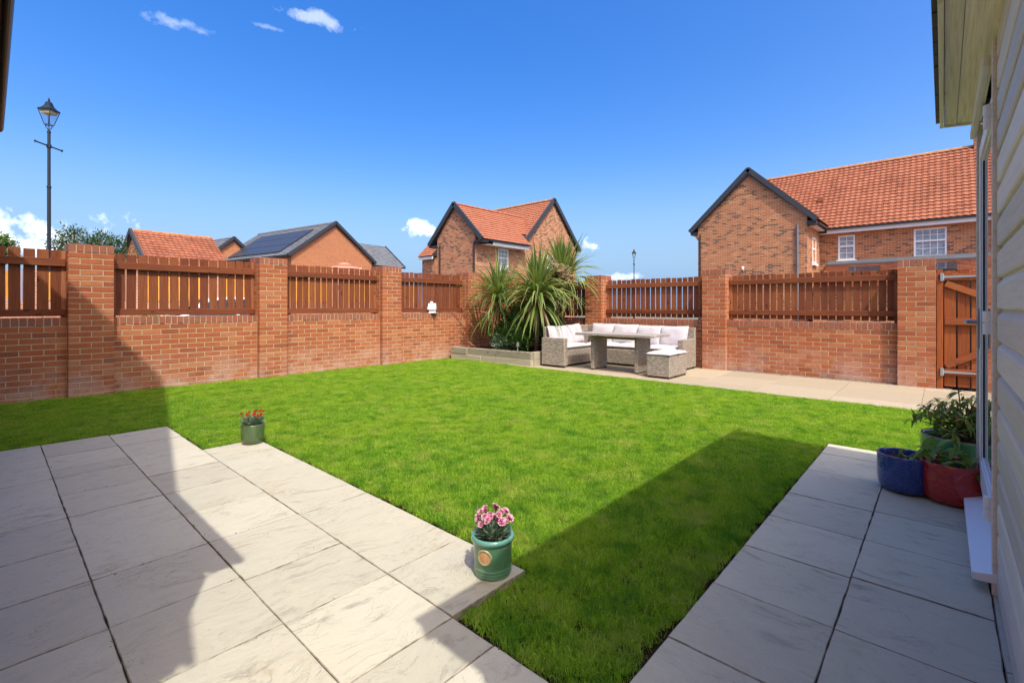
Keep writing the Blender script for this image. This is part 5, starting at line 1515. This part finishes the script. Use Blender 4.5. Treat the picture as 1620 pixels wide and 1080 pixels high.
# striped parasol in the garden across the road
ps = thing('parasol', 'red and cream striped parasol top above the fence in front of the solar house', 'parasol', (0, 0, 0))
p = at(545, 414.5, 22); px, py, pz = p.x, p.y, p.z
M_STR, g_, b_ = material('striped_canvas', rough=.9)
u_ = g_.xyz(g_.pos())[2]
g_.set(b_.inputs['Base Color'], g_.mix(g_.math('GREATER_THAN', g_.math('FRACT', g_.math('DIVIDE', u_, .19)), .5), (.30, .085, .05, 1), (.42, .21, .13, 1)))
m = MB(); n = 8
for k in range(n):
    a, b = 2 * math.pi * k / n, 2 * math.pi * (k + 1) / n
    L1 = [(r * math.cos(a), r * math.sin(a), z) for r, z in ((.05, 0), (1.1, -.46), (2.1, -1.0))]; L2 = [(r * math.cos(b), r * math.sin(b), z) for r, z in ((.05, 0), (1.1, -.46), (2.1, -1.0))]
    for i in range(2): m.quad(L1[i], L1[i + 1], L2[i + 1], L2[i])
    m.quad(L1[2], (L1[2][0], L1[2][1], -1.16), (L2[2][0], L2[2][1], -1.16), L2[2])
m.v = [(x + px, y + py, z + pz) for x, y, z in m.v]; m.build('canopy', M_STR, ps)
m = MB()
for k in range(n):
    a = 2 * math.pi * k / n; m.tube([(px, py, pz - .03), (px + 2.1 * math.cos(a), py + 2.1 * math.sin(a), pz - 1.03)], .012, 4)
m.build('rib', M_FENCE_POST, ps)
m = MB(); m.lathe([(.022, -.1), (.022, pz + .08), (0, pz + .10)], 8, px, py); m.build('pole', M_FENCE_POST, ps)

# ------------------------------------------------------------------ trees and shrubs beyond the wall
def tree(label, base, blobs, n, L, w, mat, hgt, group=None):
    root = thing('tree', label, 'tree', base, group); b = Vector(base)
    m = MB(); top = b + Vector((0, 0, hgt)); m.tube([b, b.lerp(top, .5) + Vector((.05, .03, 0)), top], [.10, .075, .04], 8)
    for (x, y, z, r, sq) in blobs:
        for k in range(3):
            t = Vector((x, y, z)) + rdir(.2) * r * .8; s = b.lerp(top, R.uniform(.55, 1)); m.tube([s, s.lerp(t, .5) + rdir() * .06, t], [.028, .016, .006], 5)
    m.build('trunk', M_BARK, root, smooth=True)
    foliage(blobs, n, L, w, 1.3).build('crown', mat, root)
    return root
T1 = []
for (x, y, d, r) in ((95, 385, 14, .45), (108, 372, 14.3, .40), (118, 390, 14, .5), (150, 385, 14.5, .45), (172, 382, 14.2, .40), (185, 384, 14, .30), (140, 392, 14, .6), (122, 366, 14.3, .28), (160, 372, 14.3, .26), (104, 400, 14, .6), (150, 405, 14, .8), (185, 402, 14, .6)):
    q = at(x, y, d); T1.append((q.x, q.y, q.z, r, 1.0))
q = at(135, 485, 14.2)
tree('loose dark leaved tree beyond the wall, right of the near street lamp', (q.x, q.y, -.1), T1, 4200, .085, .042, M_TREE, 2.4)
T2 = []
for (x, y, d, r) in ((-6, 380, 13, .42), (8, 378, 13, .22), (14, 388, 13.2, .25), (-12, 395, 13, .5), (4, 400, 13, .4)):
    q = at(x, y, d); T2.append((q.x, q.y, q.z, r, .7))
q = at(-20, 485, 13)
tree('pale green tree at the picture edge above the leftmost fence panel', (q.x, q.y, -.1), T2, 1300, .09, .05, M_TREEL, 2.3)
GS = 'hedge shrubs beyond the fence'
q = at(320, 470, 15.5)
shrub('green shrub across the road, seen through the panel beside the white car', (q.x, q.y, -.1), [(q.x - 1, q.y + 1, 1.5, .55, 1.1), (q.x - .3, q.y + .8, 1.2, .6, 1.1)], 900, .08, .045, M_SHRUB, group=None)
yb = [(4.5, 9.0, .80, .24, 1.0), (4.15, 9.0, .78, .22, 1), (4.9, 9.02, .78, .22, 1), (3.75, 9.0, .85, .25, 1.05), (5.25, 9.0, .76, .2, 1), (3.65, 9.05, 1.05, .24, 1)]
ys = shrub('low green plants with yellow flowers behind the fence panel', (4.5, 9.0, -.1), yb, 1500, .06, .03, M_TREEL, 'plant', 'flowering_plant')
m = MB()
for k in range(170):
    x, y, z, r, sq = R.choice(yb); d = rdir(.3); p = Vector((x, y, z)) + d * r * R.uniform(.8, 1.15)
    s1 = d.orthogonal().normalized() * .017; s2 = d.cross(s1)
    m.add([p + s1, p + s2, p - s1, p - s2, p + d * .008], [(0, 1, 4), (1, 2, 4), (2, 3, 4), (3, 0, 4)])
m.build('flowers', M_YELLOWF, ys, kind='stuff')
# moss on the coping
mo = MB()
for k in range(340):
    u = R.choice((R.gauss(4.6, .35), R.gauss(1.55, .18), R.gauss(6.9, .3)))
    p = Vector((u, 8.58 + R.uniform(.0, .06), 1.058)); d = rdir(1.2)
    leaf_quad(mo, p, d, rdir(), R.uniform(.015, .035), .012)
mo.build('moss', M_TREEL, kind='stuff')

# moss and tiny weeds in the patio joints
mo = MB()
for k in range(420):
    if R.random() < .6: x, y = R.choice((.302, .752, 1.207)), R.uniform(.9, 5.7)
    else: x, y = R.uniform(.3, 1.6), R.choice((1.405, 1.852, 2.31, 2.766, 3.69, 4.14))
    if mnoise.noise(Vector((x * 3, y * 2.2, 4))) < .08: continue
    for q in range(3):
        leaf_quad(mo, Vector((x + R.gauss(0, .006), y + R.gauss(0, .006), -.006)), rdir(.9), rdir(), R.uniform(.006, .016), .006)
mo.build('joint_moss', M_SHRUB, kind='stuff')

# ------------------------------------------------------------------ lawn
soil = MB()
NB = .16
def grid_sheet(rects_, step, zf):
    m = MB()
    for (x0, x1, y0, y1) in rects_:
        nx, ny = max(1, int((x1 - x0) / step)), max(1, int((y1 - y0) / step))
        vs = [(x0 + (x1 - x0) * i / nx, y0 + (y1 - y0) * j / ny, zf(x0 + (x1 - x0) * i / nx, y0 + (y1 - y0) * j / ny)) for j in range(ny + 1) for i in range(nx + 1)]
        m.add(vs, [(j * (nx + 1) + i, j * (nx + 1) + i + 1, (j + 1) * (nx + 1) + i + 1, (j + 1) * (nx + 1) + i) for j in range(ny) for i in range(nx)])
    return m
LAWN = [(1.675, 7.235, .775, 8.56), (1.24, 1.675, .775, 1.385), (4.975, 7.235, -2.4, .775), (-1.4, 1.675, 5.83, 8.56), (1.24, 1.675, 4.65, 5.83)]
zl = lambda x, y: -.012 + .008 * mnoise.noise(Vector((x * .9, y * .9, 0)))
full = [(1.647, 7.262, 1.412, 8.575), (1.21, 7.262, .748, 1.412), (4.953, 7.262, -2.5, .748), (-1.5, 1.647, 5.803, 8.575), (1.21, 1.647, 4.613, 5.803)]
grid_sheet(full, .12, lambda x, y: zl(x, y) - .03).build('lawn', M_SOIL, kind='structure', smooth=True)

tc = bpy.data.collections.new('tufts')
def tuft(nb, spread, h0, h1, w, lean):
    m = MB()
    for k in range(nb):
        a = R.uniform(0, 6.283); q = spread * math.sqrt(R.random())
        p = Vector((q * math.cos(a), q * math.sin(a), -.004)); h = R.uniform(h0, h1)
        az = R.uniform(0, 6.283); ln = R.uniform(.1, lean)
        d = Vector((math.cos(az), math.sin(az), 0)); s = Vector((-d.y, d.x, 0)) * w * R.uniform(.7, 1.2) / 2
        p1 = p + d * h * ln * .28 + Vector((0, 0, h * .55)); p2 = p + d * h * ln * .9 + Vector((0, 0, h * (1 - ln * .25)))
        m.add([p - s, p + s, p1 + s * .8, p1 - s * .8, p2], [(0, 1, 2, 3), (3, 2, 4)])
    return m
for k in range(6):
    me = tuft(36, .036, .015, .031 + .003 * (k % 3), .0030, 1.0 + .12 * (k % 3)).mesh('tuft', M_GRASS, False, uv=True)
    o = bpy.data.objects.new('tuft', me); tc.objects.link(o)
me = tuft(10, .03, .030, .052, .0040, 1.1).mesh('tuft', M_GRASS, False); o = bpy.data.objects.new('tuft', me); tc.objects.link(o)

gm = grid_sheet(LAWN, .12, zl).mesh('grass', M_SOIL, True)
go = put('grass', gm, kind='stuff')
ng = bpy.data.node_groups.new('grass_scatter', 'GeometryNodeTree')
ng.interface.new_socket('Geometry', in_out='INPUT', socket_type='NodeSocketGeometry')
ng.interface.new_socket('Geometry', in_out='OUTPUT', socket_type='NodeSocketGeometry')
g = G(ng)
gi = g.n('NodeGroupInput'); gout = g.n('NodeGroupOutput')
dp = g.n('GeometryNodeDistributePointsOnFaces'); ng.links.new(gi.outputs[0], dp.inputs['Mesh'])
dp.inputs['Density'].default_value = 2600
ci = g.n('GeometryNodeCollectionInfo'); ci.inputs['Collection'].default_value = tc; ci.inputs['Separate Children'].default_value = True; ci.inputs['Reset Children'].default_value = True
ip = g.n('GeometryNodeInstanceOnPoints'); ng.links.new(dp.outputs['Points'], ip.inputs['Points']); ng.links.new(ci.outputs[0], ip.inputs['Instance']); ip.inputs['Pick Instance'].default_value = True
ps_ = g.n('GeometryNodeInputPosition').outputs[0]
rv = g.n('FunctionNodeRandomValue', data_type='FLOAT_VECTOR'); rv.inputs[0].default_value = (-.22, -.18, 0); rv.inputs[1].default_value = (.18, .18, 6.283)
nzz = g.n('ShaderNodeTexNoise', i={'Vector': ps_, 'Scale': 2.6, 'Detail': 3.})
lean_ = g.vmath('MULTIPLY', g.vmath('SUBTRACT', nzz.outputs['Color'], (.5, .5, .5)).outputs[0], (1.6, 1.6, 0)).outputs[0]
rr = g.vmath('ADD', rv.outputs[0], lean_).outputs[0]
ng.links.new(rr, ip.inputs['Rotation'])
nh = g.n('ShaderNodeTexNoise', i={'Vector': ps_, 'Scale': 4.5, 'Detail': 3.})
rs = g.n('FunctionNodeRandomValue', data_type='FLOAT'); rs.inputs[2].default_value = .75; rs.inputs[3].default_value = 1.15
scn = g.math('MULTIPLY', rs.outputs[1], g.mr(nh.outputs[0], .3, .7, .72, 1.12))
ng.links.new(scn, ip.inputs['Scale'])
ng.links.new(ip.outputs[0], gout.inputs[0])
md = go.modifiers.new('scatter', 'NODES'); md.node_group = ng
